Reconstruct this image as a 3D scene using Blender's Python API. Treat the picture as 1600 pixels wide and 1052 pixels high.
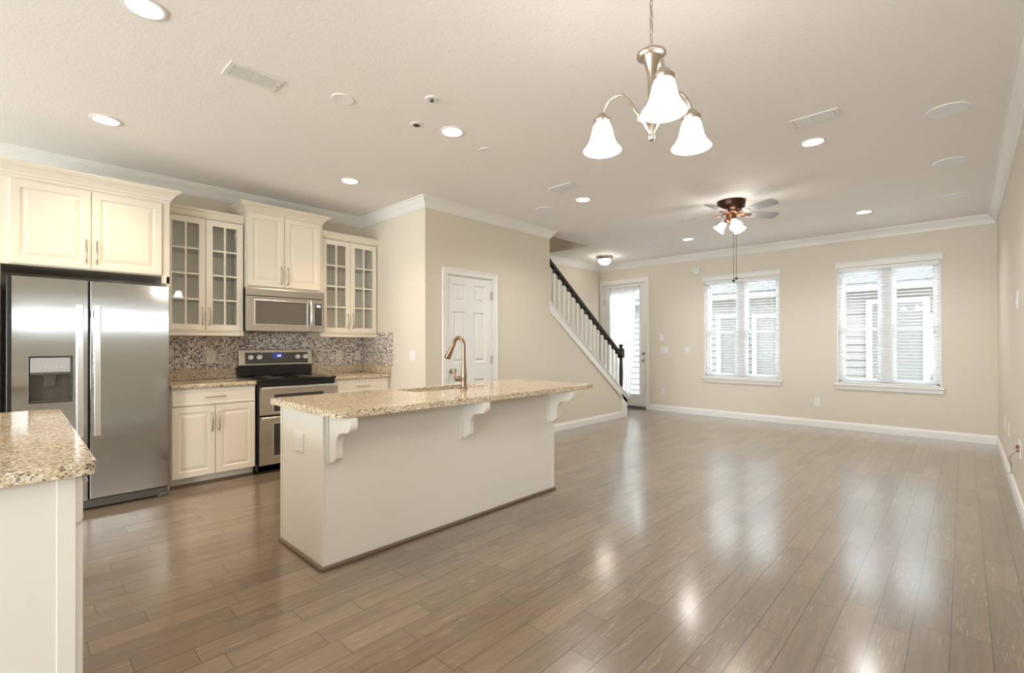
import bpy, bmesh, math, random
from mathutils import Vector, Matrix
PI = math.pi
random.seed(7)
for o in list(bpy.data.objects):
    bpy.data.objects.remove(o)
scn = bpy.context.scene
COL = scn.collection

# ------------------------------------------------------------------ camera, world, light, exposure
CAM_H = 1.265
yaw, pitch, roll = 0.7617, 0.0038, -0.0019
cy_, sy_ = math.cos(yaw), math.sin(yaw)
Fv = Vector((-sy_ * math.cos(pitch), cy_ * math.cos(pitch), math.sin(pitch)))
Rv = Vector((cy_, sy_, 0))
Uv = Rv.cross(Fv)
R2 = Rv * math.cos(roll) + Uv * math.sin(roll)
U2 = Uv * math.cos(roll) - Rv * math.sin(roll)
cam = bpy.data.cameras.new('camera')
cam.sensor_width = 36
cam.lens = 740.36 / 1600 * 36
cam.shift_y = 9.18 / 1600
cam.clip_start = 0.02
camo = bpy.data.objects.new('camera', cam)
COL.objects.link(camo)
M4 = Matrix.Identity(4)
for i in range(3):
    M4[i][0] = R2[i]; M4[i][1] = U2[i]; M4[i][2] = -Fv[i]
M4[2][3] = CAM_H
camo.matrix_world = M4
scn.camera = camo

w = bpy.data.worlds.new('overcast_sky')
scn.world = w
w.use_nodes = True
bg = w.node_tree.nodes['Background']
bg.inputs[0].default_value = (0.86, 0.94, 1.0, 1)
bg.inputs[1].default_value = 5.0
vs = scn.view_settings
vs.view_transform = 'Standard'
vs.look = 'None'
vs.gamma = 1
vs.exposure = 0.84

WARM = (1.0, 0.73, 0.45)
NEUT = (1.0, 0.972, 0.935)
DAY = (0.90, 0.955, 1.0)
CAN_K, CAN_L = 36, 50
FILL_REAR, FILL_DOOR = 120, 130
BULB = 13.5

def area(name, loc, rot, sx, sy, power, color):
    l = bpy.data.lights.new(name, 'AREA')
    l.shape = 'RECTANGLE'; l.size = sx; l.size_y = sy; l.energy = power; l.color = color
    o = bpy.data.objects.new(name, l); COL.objects.link(o)
    o.location = loc; o.rotation_euler = rot
    return o
# added fill lamps outside the unseen rear window and door
area('fill_rear', (-4.4, -4.95, 1.4), (PI / 2 + 0.42, 0, 0), 1.7, 1.7, FILL_REAR, DAY)
area('fill_door', (-0.42, -4.95, 1.25), (PI / 2 + 0.42, 0, 0), 1.2, 2.2, FILL_DOOR, DAY)

# ------------------------------------------------------------------ dimensions
ZC = 2.88
XK = -5.617       # kitchen wall
YR = 3.104        # return wall
XP = -4.274       # pantry wall / stair side
XS = -5.51        # wall beside the stairs
YB = 8.437        # wall with the windows
XR = 0.305        # right wall
YE = 5.264        # end of pantry wall
YN = -4.6         # dining end

# ------------------------------------------------------------------ materials
def mat(name, base=(0.8, 0.8, 0.8), rough=0.5, metal=0.0, spec=0.5, emit=None, estr=0.0, coat=0.0):
    m = bpy.data.materials.new(name); m.use_nodes = True
    b = m.node_tree.nodes['Principled BSDF']
    b.inputs['Base Color'].default_value = (*base, 1)
    b.inputs['Roughness'].default_value = rough
    b.inputs['Metallic'].default_value = metal
    b.inputs['Specular IOR Level'].default_value = spec
    if coat: b.inputs['Coat Weight'].default_value = coat; b.inputs['Coat Roughness'].default_value = 0.08
    if emit:
        b.inputs['Emission Color'].default_value = (*emit, 1)
        b.inputs['Emission Strength'].default_value = estr
    return m
class NT:
    def __init__(s, m): s.t = m.node_tree; s.b = s.t.nodes['Principled BSDF']
    def n(s, typ, **k):
        x = s.t.nodes.new(typ)
        for a, v in k.items():
            if hasattr(x, a): setattr(x, a, v)
        return x
    def l(s, a, b): s.t.links.new(a, b)
    def math(s, op, a, b=None):
        x = s.n('ShaderNodeMath', operation=op)
        for i, v in enumerate((a, b)):
            if v is None: continue
            if isinstance(v, (int, float)): x.inputs[i].default_value = v
            else: s.l(v, x.inputs[i])
        return x.outputs[0]
    def ramp(s, fac, stops, const=False):
        r = s.n('ShaderNodeValToRGB'); e = r.color_ramp
        if const: e.interpolation = 'CONSTANT'
        while len(e.elements) < len(stops): e.elements.new(0.5)
        for el, (p, c) in zip(e.elements, stops): el.position = p; el.color = (*c, 1)
        s.l(fac, r.inputs[0]); return r.outputs[0]
    def noise(s, vec, scale, detail=2, rough=0.5):
        x = s.n('ShaderNodeTexNoise'); x.inputs['Scale'].default_value = scale
        x.inputs['Detail'].default_value = detail; x.inputs['Roughness'].default_value = rough
        s.l(vec, x.inputs['Vector']); return x.outputs[0]
    def pos(s): return s.n('ShaderNodeNewGeometry').outputs['Position']
    def obj(s): return s.n('ShaderNodeTexCoord').outputs['Object']
    def scale(s, vec, v):
        x = s.n('ShaderNodeMapping'); x.inputs['Scale'].default_value = v
        s.l(vec, x.inputs['Vector']); return x.outputs[0]
    def mix(s, fac, a, b, mode='MIX'):
        x = s.n('ShaderNodeMix', data_type='RGBA', blend_type=mode)
        for i, v in ((0, fac), (6, a), (7, b)):
            if isinstance(v, (int, float)): x.inputs[i].default_value = v
            elif isinstance(v, tuple): x.inputs[i].default_value = (*v, 1)
            else: s.l(v, x.inputs[i])
        return x.outputs[2]
    def bump(s, h, strength=0.2, dist=0.002):
        x = s.n('ShaderNodeBump'); x.inputs['Strength'].default_value = strength
        x.inputs['Distance'].default_value = dist
        s.l(h, x.inputs['Height']); s.l(x.outputs[0], s.b.inputs['Normal'])

def paint(name, c, rough=0.6, bscale=180, bstr=0.06):
    m = mat(name, c, rough); t = NT(m); p = t.pos()
    n = t.noise(p, bscale, 2)
    t.l(t.mix(t.noise(p, 1.3, 2), tuple(x * 0.985 for x in c), tuple(min(1, x * 1.015) for x in c)), t.b.inputs['Base Color'])
    t.bump(n, bstr, 0.002)
    return m
M = {}
M['wall'] = paint('beige_wall_paint', (0.735, 0.670, 0.560), 0.55)
M['ceil'] = paint('ceiling_knockdown_texture', (0.92, 0.895, 0.87), 0.75, 60, 0.6)
M['trim'] = paint('white_trim_paint', (0.86, 0.85, 0.82), 0.3, 40, 0.0)
M['door'] = paint('white_door_paint', (0.86, 0.86, 0.84), 0.35, 40, 0.0)
M['cab'] = paint('cream_cabinet_paint', (0.84, 0.775, 0.665), 0.33, 40, 0.0)
M['isl'] = paint('ivory_island_paint', (0.80, 0.76, 0.69), 0.4, 40, 0.0)
M['nickel'] = mat('brushed_nickel', (0.52, 0.47, 0.41), 0.28, 1)
M['bronze'] = mat('antique_nickel_faucet', (0.28, 0.205, 0.145), 0.3, 1)
M['lampmetal'] = mat('warm_satin_nickel', (0.46, 0.39, 0.33), 0.3, 1)
M['dark'] = mat('black_enamel', (0.012, 0.012, 0.013), 0.25)
M['blackglass'] = mat('black_ceramic_glass', (0.010, 0.010, 0.010), 0.06, spec=0.6)
M['ovenglass'] = mat('dark_oven_glass', (0.05, 0.045, 0.04), 0.05, spec=0.6)
M['mwglass'] = mat('grey_mesh_microwave_glass', (0.16, 0.14, 0.115), 0.15, spec=0.5)
M['panelgrey'] = mat('graphite_control_panel', (0.085, 0.08, 0.072), 0.3)
M['blue'] = mat('blue_lit_display', (0.02, 0.02, 0.1), 0.2, emit=(0.05, 0.06, 0.5), estr=0.35)
M['digits'] = mat('pale_lit_digits', (0.1, 0.1, 0.1), 0.3, emit=(0.7, 0.8, 1.0), estr=1.0)
M['knob'] = mat('white_metal_knob', (0.85, 0.83, 0.80), 0.25, 0.3)
M['iron'] = mat('dark_stained_rail', (0.018, 0.012, 0.009), 0.3)
M['fanbronze'] = mat('oil_rubbed_bronze', (0.055, 0.026, 0.016), 0.3, 0.75)
M['fancopper'] = mat('copper_bronze', (0.26, 0.12, 0.065), 0.3, 0.85)
M['blade'] = mat('silver_grey_fan_blade', (0.36, 0.365, 0.39), 0.4)
M['plate'] = mat('white_plastic', (0.84, 0.83, 0.81), 0.35)
M['almond'] = mat('almond_plastic', (0.74, 0.69, 0.62), 0.35)
M['hole'] = mat('dark_recess', (0.03, 0.03, 0.03), 0.6)
M['grey'] = mat('grey_dispenser_plastic', (0.10, 0.085, 0.07), 0.35)
M['greylight'] = mat('silver_dispenser_fascia', (0.48, 0.48, 0.50), 0.35, 0.5)
M['fabric'] = None
M['shade'] = mat('lit_frosted_glass', (0.9, 0.88, 0.85), 0.4, emit=(1.0, 0.95, 0.88), estr=BULB)
M['bowl'] = mat('lit_frosted_bowl', (0.9, 0.88, 0.85), 0.4, emit=(1.0, 0.94, 0.85), estr=14.0)
M['fanshade'] = mat('lit_frosted_fan_glass', (0.9, 0.88, 0.85), 0.4, emit=(1.0, 0.94, 0.85), estr=10.0)
M['lensK'] = mat('lit_warm_can_lens', (0.9, 0.9, 0.9), 0.4, emit=(1.0, 0.92, 0.80), estr=14.0)
M['lensL'] = mat('lit_can_lens', (0.9, 0.9, 0.9), 0.4, emit=(1.0, 0.95, 0.88), estr=7.0)
M['slat'] = mat('white_blind_slat', (0.86, 0.86, 0.86), 0.4)
M['speaker'] = mat('white_speaker_grille', (0.90, 0.93, 0.96), 0.6)
M['shoe'] = mat('brown_stained_moulding', (0.20, 0.135, 0.095), 0.4)
M['red'] = mat('red_jack', (0.26, 0.10, 0.07), 0.4)
M['wire'] = mat('grey_cable', (0.55, 0.53, 0.5), 0.5)
M['carpet'] = paint('stair_carpet', (0.45, 0.38, 0.30), 0.9, 300, 0.3)
M['threshold'] = mat('bronze_threshold', (0.16, 0.16, 0.165), 0.4, 0.4)
M['siding'] = mat('taupe_lap_siding', (0.225, 0.222, 0.212), 0.8, spec=0.1)
M['outtrim'] = mat('white_exterior_trim', (0.33, 0.33, 0.33), 0.6, spec=0.2)
M['outpane'] = mat('grey_exterior_pane', (0.17, 0.17, 0.17), 0.8, spec=0.1)
M['screen'] = mat('vinyl_frame_white', (0.84, 0.84, 0.84), 0.4)

# ceiling speckle
def make_shingle():
    m = mat('grey_roof_shingles', (0.3, 0.3, 0.3), 0.9); t = NT(m); p = t.pos()
    s = t.scale(p, (6.0, 9.0, 9.0))
    n = t.noise(s, 2.0, 4, 0.7)
    t.l(t.ramp(n, [(0.3, (0.045, 0.045, 0.048)), (0.55, (0.10, 0.10, 0.104)), (0.75, (0.18, 0.18, 0.187))]), t.b.inputs['Base Color'])
    return m
M['shingle'] = make_shingle()
def make_ground():
    m = mat('pale_bounce_ground', (0.4, 0.38, 0.33), 0.9); t = NT(m); p = t.pos()  # tone kept pale so this unseen ground reflects light indoors
    n = t.noise(p, 14, 4, 0.6)
    t.l(t.ramp(n, [(0.35, (0.58, 0.57, 0.53)), (0.6, (0.68, 0.66, 0.62))]), t.b.inputs['Base Color'])
    return m
M['ground'] = make_ground()

M['blockground'] = paint('light_block_ground', (0.06, 0.09, 0.03), 0.9, 60, 0.3)  # dark tone for the unseen ground that holds back light from below
def make_floor():
    m = mat('grey_brown_hardwood_planks', (0.2, 0.15, 0.1), 0.2); t = NT(m); p = t.pos()
    sep = t.n('ShaderNodeSeparateXYZ'); t.l(p, sep.inputs[0])
    PW, PL = 0.1265, 0.95
    fx = t.math('DIVIDE', t.math('ADD', sep.outputs[0], 0.046 + 20 * PW), PW)
    row = t.math('FLOOR', fx)
    wn = t.n('ShaderNodeTexWhiteNoise', noise_dimensions='1D'); t.l(row, wn.inputs['W'])
    fy = t.math('ADD', t.math('DIVIDE', sep.outputs[1], PL), t.math('MULTIPLY', wn.outputs[0], 7.3))
    # two lengths per row
    colr = t.math('FLOOR', fy)
    cmb = t.n('ShaderNodeCombineXYZ'); t.l(row, cmb.inputs[0]); t.l(colr, cmb.inputs[1])
    wn2 = t.n('ShaderNodeTexWhiteNoise', noise_dimensions='3D'); t.l(cmb.outputs[0], wn2.inputs['Vector'])
    # break some planks in two
    frx = t.math('FRACT', fx); fry = t.math('FRACT', fy)
    cut = t.math('MULTIPLY', t.math('GREATER_THAN', fry, 0.42), t.math('GREATER_THAN', wn2.outputs[0], 0.45))
    cmb2 = t.n('ShaderNodeCombineXYZ'); t.l(row, cmb2.inputs[0]); t.l(colr, cmb2.inputs[1]); t.l(cut, cmb2.inputs[2])
    wn3 = t.n('ShaderNodeTexWhiteNoise', noise_dimensions='3D'); t.l(cmb2.outputs[0], wn3.inputs['Vector'])
    tone = t.ramp(wn3.outputs[0], [(0.0, (0.168, 0.124, 0.081)), (0.35, (0.195, 0.146, 0.098)), (0.7, (0.208, 0.157, 0.106)), (1.0, (0.235, 0.174, 0.116))])
    # grain
    off = t.n('ShaderNodeVectorMath', operation='ADD'); t.l(p, off.inputs[0])
    sc = t.n('ShaderNodeVectorMath', operation='SCALE'); t.l(wn3.outputs['Color'], sc.inputs[0]); sc.inputs['Scale'].default_value = 13
    t.l(sc.outputs[0], off.inputs[1])
    g1 = t.noise(t.scale(off.outputs[0], (16, 1.3, 16)), 2.2, 5, 0.6)
    g2 = t.noise(t.scale(off.outputs[0], (120, 5, 120)), 1.6, 3, 0.65)
    c = t.mix(0.55, tone, t.ramp(g1, [(0.32, (0.37, 0.37, 0.37)), (0.6, (0.60, 0.59, 0.58))]), 'OVERLAY')
    fleck = t.ramp(g2, [(0.57, (0, 0, 0)), (0.70, (1, 1, 1))])
    patch = t.ramp(t.noise(t.scale(off.outputs[0], (5, 0.9, 5)), 1.4, 2), [(0.42, (0, 0, 0)), (0.62, (1, 1, 1))])
    fk = t.mix(1.0, fleck, patch, 'MULTIPLY')
    rg = t.n('ShaderNodeRGBToBW'); t.l(fk, rg.inputs[0])
    c = t.mix(t.math('MULTIPLY', rg.outputs[0], 0.9), c, (0.47, 0.37, 0.27))
    # seams
    ex = t.math('MINIMUM', frx, t.math('SUBTRACT', 1.0, frx))
    sx_ = t.math('LESS_THAN', ex, 0.014)
    ey = t.math('MINIMUM', fry, t.math('SUBTRACT', 1.0, fry))
    sy2 = t.math('LESS_THAN', ey, 0.0016)
    ec = t.math('LESS_THAN', t.math('ABSOLUTE', t.math('SUBTRACT', fry, 0.42)), 0.0016)
    sc2 = t.math('MULTIPLY', ec, t.math('GREATER_THAN', wn2.outputs[0], 0.45))
    seam = t.math('MAXIMUM', t.math('MAXIMUM', sx_, sy2), sc2)
    c = t.mix(t.math('MULTIPLY', seam, 0.8), c, (0.03, 0.022, 0.016))
    t.l(c, t.b.inputs['Base Color'])
    rr = t.n('ShaderNodeMapRange'); t.l(g1, rr.inputs[0]); rr.inputs[3].default_value = 0.29; rr.inputs[4].default_value = 0.33
    t.l(rr.outputs[0], t.b.inputs['Roughness'])
    t.b.inputs['Specular IOR Level'].default_value = 0.5; t.b.inputs['Coat Weight'].default_value = 1.0; t.b.inputs['Coat Roughness'].default_value = 0.17; t.b.inputs['Coat IOR'].default_value = 1.6
    h = t.math('SUBTRACT', t.math('MULTIPLY', t.noise(t.scale(off.outputs[0], (9, 1.2, 9)), 1.0, 2), 0.22), t.math('MULTIPLY', seam, 0.8))
    t.bump(h, 0.28, 0.0015)
    return m
M['floor'] = make_floor()

def make_granite():
    m = mat('gold_beige_granite', (0.6, 0.5, 0.36), 0.09); t = NT(m); p = t.pos()
    n1 = t.noise(p, 7, 3, 0.6)
    base = t.ramp(n1, [(0.3, (0.34, 0.24, 0.13)), (0.48, (0.52, 0.41, 0.26)), (0.62, (0.66, 0.58, 0.44)), (0.8, (0.78, 0.74, 0.66))])
    v = t.n('ShaderNodeTexVoronoi'); v.inputs['Scale'].default_value = 150
    dw = t.n('ShaderNodeVectorMath', operation='ADD'); t.l(p, dw.inputs[0])
    nn = t.n('ShaderNodeTexNoise'); nn.inputs['Scale'].default_value = 120; t.l(p, nn.inputs['Vector'])
    s2 = t.n('ShaderNodeVectorMath', operation='SCALE'); t.l(nn.outputs['Color'], s2.inputs[0]); s2.inputs['Scale'].default_value = 0.01
    t.l(s2.outputs[0], dw.inputs[1]); t.l(dw.outputs[0], v.inputs['Vector'])
    bw = t.n('ShaderNodeSeparateColor'); t.l(v.outputs['Color'], bw.inputs[0])
    fl = t.ramp(bw.outputs[0], [(0.0, (0.08, 0.05, 0.033)), (0.10, (0.30, 0.19, 0.10)), (0.21, (0.60, 0.46, 0.28)), (0.5, (0.74, 0.63, 0.46)), (0.8, (0.87, 0.82, 0.73))], True)
    c = t.mix(0.78, base, fl)
    n2 = t.noise(p, 58, 3, 0.6)
    d = t.ramp(n2, [(0.585, (0, 0, 0)), (0.66, (1, 1, 1))])
    b2 = t.n('ShaderNodeRGBToBW'); t.l(d, b2.inputs[0])
    c = t.mix(t.math('MULTIPLY', b2.outputs[0], 0.75), c, (0.09, 0.055, 0.035))
    t.l(c, t.b.inputs['Base Color'])
    return m
M['granite'] = make_granite()

M['cablit'] = paint('cream_cabinet_paint_lightened', (0.93, 0.88, 0.79), 0.5, 40, 0.0)  # cabinet cream lightened, light painted into the glass cabinet interiors
def make_mosaic():
    m = mat('glass_mosaic_tiles', (0.5, 0.45, 0.42), 0.2); t = NT(m); p = t.pos()
    sep = t.n('ShaderNodeSeparateXYZ'); t.l(p, sep.inputs[0])
    S = 0.0175
    u = t.math('DIVIDE', t.math('ADD', t.math('ADD', sep.outputs[0], sep.outputs[1]), 30.0), S)
    v = t.math('DIVIDE', sep.outputs[2], S)
    cb = t.n('ShaderNodeCombineXYZ'); t.l(t.math('FLOOR', u), cb.inputs[0]); t.l(t.math('FLOOR', v), cb.inputs[1])
    wn = t.n('ShaderNodeTexWhiteNoise', noise_dimensions='3D'); t.l(cb.outputs[0], wn.inputs['Vector'])
    c = t.ramp(wn.outputs[0], [(0, (0.05, 0.033, 0.028)), (0.12, (0.22, 0.165, 0.14)), (0.25, (0.42, 0.36, 0.34)), (0.42, (0.56, 0.48, 0.44)), (0.58, (0.66, 0.56, 0.45)), (0.72, (0.50, 0.45, 0.45)), (0.82, (0.90, 0.87, 0.83))], True)
    fu = t.math('FRACT', u); fv = t.math('FRACT', v)
    e = t.math('MINIMUM', t.math('MINIMUM', fu, t.math('SUBTRACT', 1, fu)), t.math('MINIMUM', fv, t.math('SUBTRACT', 1, fv)))
    g = t.math('LESS_THAN', e, 0.075)
    t.l(t.mix(g, c, (0.66, 0.62, 0.56)), t.b.inputs['Base Color'])
    r = t.n('ShaderNodeMapRange'); t.l(g, r.inputs[0]); r.inputs[3].default_value = 0.12; r.inputs[4].default_value = 0.8
    t.l(r.outputs[0], t.b.inputs['Roughness'])
    t.bump(t.math('SUBTRACT', 1.0, g), 0.35, 0.001)
    return m
M['mosaic'] = make_mosaic()

def make_steel(name, c, rough, wave=0.0, stretch=(60, 60, 0.6)):
    m = mat(name, c, rough, 1.0); t = NT(m); p = t.pos()
    n = t.noise(t.scale(p, stretch), 6, 3, 0.6)
    r = t.n('ShaderNodeMapRange'); t.l(n, r.inputs[0]); r.inputs[3].default_value = rough * 0.8; r.inputs[4].default_value = rough * 1.25
    t.l(r.outputs[0], t.b.inputs['Roughness'])
    if wave:
        t.bump(t.noise(t.scale(p, (1, 1.5, 3.2)), 1.3, 1), wave, 0.02)
    return m
M['steel'] = make_steel('brushed_stainless_door', (0.40, 0.395, 0.385), 0.115, 0.045, (8, 0.5, 8))
M['steel2'] = make_steel('brushed_stainless_trim', (0.62, 0.58, 0.53), 0.25, 0, (60, 0.6, 60))
M['steelbar'] = make_steel('polished_stainless_bar', (0.74, 0.735, 0.73), 0.22)

def make_glass(name, tint=(1, 1, 1), refl=0.08):
    m = bpy.data.materials.new(name); m.use_nodes = True; t = m.node_tree
    for n in list(t.nodes): t.nodes.remove(n)
    o = t.nodes.new('ShaderNodeOutputMaterial'); mx = t.nodes.new('ShaderNodeMixShader')
    tr = t.nodes.new('ShaderNodeBsdfTransparent'); tr.inputs[0].default_value = (*tint, 1)
    gl = t.nodes.new('ShaderNodeBsdfGlossy'); gl.inputs['Roughness'].default_value = 0.02
    lw = t.nodes.new('ShaderNodeLayerWeight'); lw.inputs[0].default_value = 0.5
    pw = t.nodes.new('ShaderNodeMath'); pw.operation = 'POWER'; pw.inputs[1].default_value = 4.0
    ml = t.nodes.new('ShaderNodeMath'); ml.operation = 'MULTIPLY_ADD'; ml.inputs[1].default_value = 0.7; ml.inputs[2].default_value = refl / 2
    t.links.new(lw.outputs['Facing'], pw.inputs[0]); t.links.new(pw.outputs[0], ml.inputs[0])
    t.links.new(ml.outputs[0], mx.inputs[0]); t.links.new(tr.outputs[0], mx.inputs[1]); t.links.new(gl.outputs[0], mx.inputs[2])
    t.links.new(mx.outputs[0], o.inputs[0])
    return m
M['glass'] = make_glass('clear_window_glass', (0.985, 0.99, 0.985), 0.06)
M['shelfglass'] = make_glass('green_tinted_glass_shelf', (0.955, 0.975, 0.965), 0.05)
def make_sheer():
    m = bpy.data.materials.new('white_sheer_fabric'); m.use_nodes = True; t = m.node_tree
    for n in list(t.nodes): t.nodes.remove(n)
    o = t.nodes.new('ShaderNodeOutputMaterial')
    df = t.nodes.new('ShaderNodeBsdfDiffuse'); df.inputs[0].default_value = (0.9, 0.9, 0.9, 1)
    tl = t.nodes.new('ShaderNodeBsdfTranslucent'); tl.inputs[0].default_value = (0.62, 0.62, 0.62, 1)
    tr = t.nodes.new('ShaderNodeBsdfTransparent')
    m1 = t.nodes.new('ShaderNodeMixShader'); m1.inputs[0].default_value = 0.5
    m2 = t.nodes.new('ShaderNodeMixShader'); m2.inputs[0].default_value = 0.05
    t.links.new(df.outputs[0], m1.inputs[1]); t.links.new(tl.outputs[0], m1.inputs[2])
    t.links.new(m1.outputs[0], m2.inputs[1]); t.links.new(tr.outputs[0], m2.inputs[2])
    t.links.new(m2.outputs[0], o.inputs[0])
    return m
M['sheer'] = make_sheer()

# ------------------------------------------------------------------ mesh helpers
class MB:
    def __init__(s): s.v = []; s.f = []
    def add(s, vs, fs):
        o = len(s.v); s.v += [tuple(v) for v in vs]; s.f += [tuple(i + o for i in f) for f in fs]; return s
    def box(s, x0, x1, y0, y1, z0, z1):
        v = [(x, y, z) for z in (z0, z1) for y in (y0, y1) for x in (x0, x1)]
        return s.add(v, [(0, 2, 3, 1), (4, 5, 7, 6), (0, 1, 5, 4), (2, 6, 7, 3), (0, 4, 6, 2), (1, 3, 7, 5)])
    def obox(s, o, u, v, n, u0, u1, v0, v1, n0, n1):
        o, u, v, n = map(Vector, (o, u, v, n))
        p = [o + u * a + v * b + n * c for c in (n0, n1) for b in (v0, v1) for a in (u0, u1)]
        return s.add(p, [(0, 2, 3, 1), (4, 5, 7, 6), (0, 1, 5, 4), (2, 6, 7, 3), (0, 4, 6, 2), (1, 3, 7, 5)])
    def prism(s, poly, axis, a, b):
        def pt(p, c):
            if axis == 'x': return (c, p[0], p[1])
            if axis == 'y': return (p[0], c, p[1])
            return (p[0], p[1], c)
        n = len(poly)
        v = [pt(p, a) for p in poly] + [pt(p, b) for p in poly]
        return s.add(v, [tuple(range(n)), tuple(range(2 * n - 1, n - 1, -1))] + [(i, (i + 1) % n, n + (i + 1) % n, n + i) for i in range(n)])
    def rings(s, o, u, v, n, w, h, rs, cap=True, back=True):
        """nested rectangle rings (inset, depth) lofted together"""
        o, u, v, n = map(Vector, (o, u, v, n))
        vs = []; fs = []
        for ins, d in rs:
            for a, b in ((ins, ins), (w - ins, ins), (w - ins, h - ins), (ins, h - ins)):
                vs.append(o + u * a + v * b + n * d)
        for k in range(len(rs) - 1):
            for i in range(4):
                j = (i + 1) % 4
                fs.append((4 * k + i, 4 * k + j, 4 * k + 4 + j, 4 * k + 4 + i))
        if cap: fs.append(tuple(4 * (len(rs) - 1) + i for i in range(4)))
        if back: fs.append((3, 2, 1, 0))
        return s.add(vs, fs)
    def loopframe(s, o, u, v, n, w, h, ft, d0, d1, fb=None, ftp=None):
        """picture frame with a hole"""
        fb = ft if fb is None else fb; ftp = ft if ftp is None else ftp
        o, u, v, n = map(Vector, (o, u, v, n))
        out = ((0, 0), (w, 0), (w, h), (0, h)); inn = ((ft, fb), (w - ft, fb), (w - ft, h - ftp), (ft, h - ftp))
        vs = []
        for d in (d0, d1):
            for lp in (out, inn):
                for a, b in lp: vs.append(o + u * a + v * b + n * d)
        fs = []
        for i in range(4):
            j = (i + 1) % 4
            fs += [(i, j, 4 + j, 4 + i), (8 + i, 12 + i, 12 + j, 8 + j), (i, 8 + i, 8 + j, j), (4 + i, 4 + j, 12 + j, 12 + i)]
        return s.add(vs, fs)
    def lathe(s, prof, c=(0, 0, 0), seg=24, d=(0, 0, 1)):
        d = Vector(d).normalized(); q = Vector((0, 0, 1)).rotation_difference(d).to_matrix(); c = Vector(c)
        vs = []; fs = []; n = len(prof)
        for r, z in prof:
            for k in range(seg):
                a = 2 * PI * k / seg
                vs.append(c + q @ Vector((r * math.cos(a), r * math.sin(a), z)))
        for i in range(n - 1):
            for k in range(seg):
                k2 = (k + 1) % seg
                fs.append((i * seg + k, i * seg + k2, (i + 1) * seg + k2, (i + 1) * seg + k))
        if prof[0][0] > 1e-5: fs.append(tuple(range(seg - 1, -1, -1)))
        if prof[-1][0] > 1e-5: fs.append(tuple((n - 1) * seg + k for k in range(seg)))
        return s.add(vs, fs)
    def tube(s, pts, r, seg=10, closed=False):
        pts = [Vector(p) for p in pts]; n = len(pts); rs = r if isinstance(r, (list, tuple)) else [r] * n
        vs = []; fs = []; prev = None
        for i, p in enumerate(pts):
            if closed: t = pts[(i + 1) % n] - pts[i - 1]
            else: t = pts[min(i + 1, n - 1)] - pts[max(i - 1, 0)]
            t.normalize()
            if prev is None:
                a = Vector((0, 0, 1)) if abs(t.z) < 0.9 else Vector((1, 0, 0))
                x = t.cross(a).normalized()
            else:
                x = (prev - t * prev.dot(t)).normalized()
            prev = x; y = t.cross(x)
            for k in range(seg):
                an = 2 * PI * k / seg
                vs.append(p + (x * math.cos(an) + y * math.sin(an)) * rs[i])
        m = n if closed else n - 1
        for i in range(m):
            for k in range(seg):
                k2 = (k + 1) % seg; i2 = (i + 1) % n
                fs.append((i * seg + k, i * seg + k2, i2 * seg + k2, i2 * seg + k))
        if not closed: fs += [tuple(range(seg - 1, -1, -1)), tuple((n - 1) * seg + k for k in range(seg))]
        return s.add(vs, fs)
    def sweep(s, path, prof, z0, updir):
        """profile (out, along updir from z0) swept on a plan polyline; room side is to the right"""
        n = len(path); P = [Vector((p[0], p[1])) for p in path]; offs = []
        for i in range(n):
            ds = []
            if i > 0: ds.append((P[i] - P[i - 1]).normalized())
            if i < n - 1: ds.append((P[i + 1] - P[i]).normalized())
            ns = [Vector((d.y, -d.x)) for d in ds]
            if len(ns) == 1: offs.append(ns[0])
            else:
                b = (ns[0] + ns[1]); b.normalize(); offs.append(b / max(0.2, b.dot(ns[0])))
        vs = []; fs = []; k = len(prof)
        for i in range(n):
            for o, h in prof:
                q = P[i] + offs[i] * o; vs.append((q.x, q.y, z0 + updir * h))
        for i in range(n - 1):
            for j in range(k):
                j2 = (j + 1) % k
                fs.append((i * k + j, i * k + j2, (i + 1) * k + j2, (i + 1) * k + j))
        fs += [tuple(range(k)), tuple((n - 1) * k + j for j in range(k - 1, -1, -1))]
        return s.add(vs, fs)
    def build(s, name, material, parent=None, local=False, smooth=False, bevel=0, seg=2, origin=None):
        off = Vector((0, 0, 0))
        if parent is not None and not local:
            q = parent
            while q is not None: off += q.location; q = q.parent
        elif origin is not None: off = Vector(origin)
        me = bpy.data.meshes.new(name)
        me.from_pydata([tuple(Vector(v) - off) for v in s.v], [], s.f)
        bm = bmesh.new(); bm.from_mesh(me)
        bmesh.ops.remove_doubles(bm, verts=bm.verts, dist=1e-6)
        bmesh.ops.recalc_face_normals(bm, faces=bm.faces); bm.to_mesh(me); bm.free()
        me.materials.append(material)
        if smooth:
            for p in me.polygons: p.use_smooth = True
            me.set_sharp_from_angle(angle=math.radians(38))
        o = bpy.data.objects.new(name, me); COL.objects.link(o)
        if parent is not None: o.parent = parent
        elif origin is not None: o.location = off
        if bevel:
            b = o.modifiers.new('edge', 'BEVEL'); b.width = bevel; b.segments = seg; b.limit_method = 'ANGLE'; b.angle_limit = math.radians(50)
        return o
def B(*a): return MB().box(*a)
def tag(o, label, cat, group=None, kind=None):
    o['label'] = label; o['category'] = cat
    if group: o['group'] = group
    if kind: o['kind'] = kind
    return o
def struct(o): o['kind'] = 'structure'; return o
def thing(name, label, cat, loc=(0, 0, 0), rz=0, group=None):
    o = bpy.data.objects.new(name, None); COL.objects.link(o)
    o.location = loc; o.rotation_euler = (0, 0, rz); o.empty_display_size = 0.05
    return tag(o, label, cat, group)
def sempty(name, loc):
    o = bpy.data.objects.new(name, None); COL.objects.link(o); o.location = loc; o.empty_display_size = 0.05
    o['kind'] = 'structure'; return o
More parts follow.
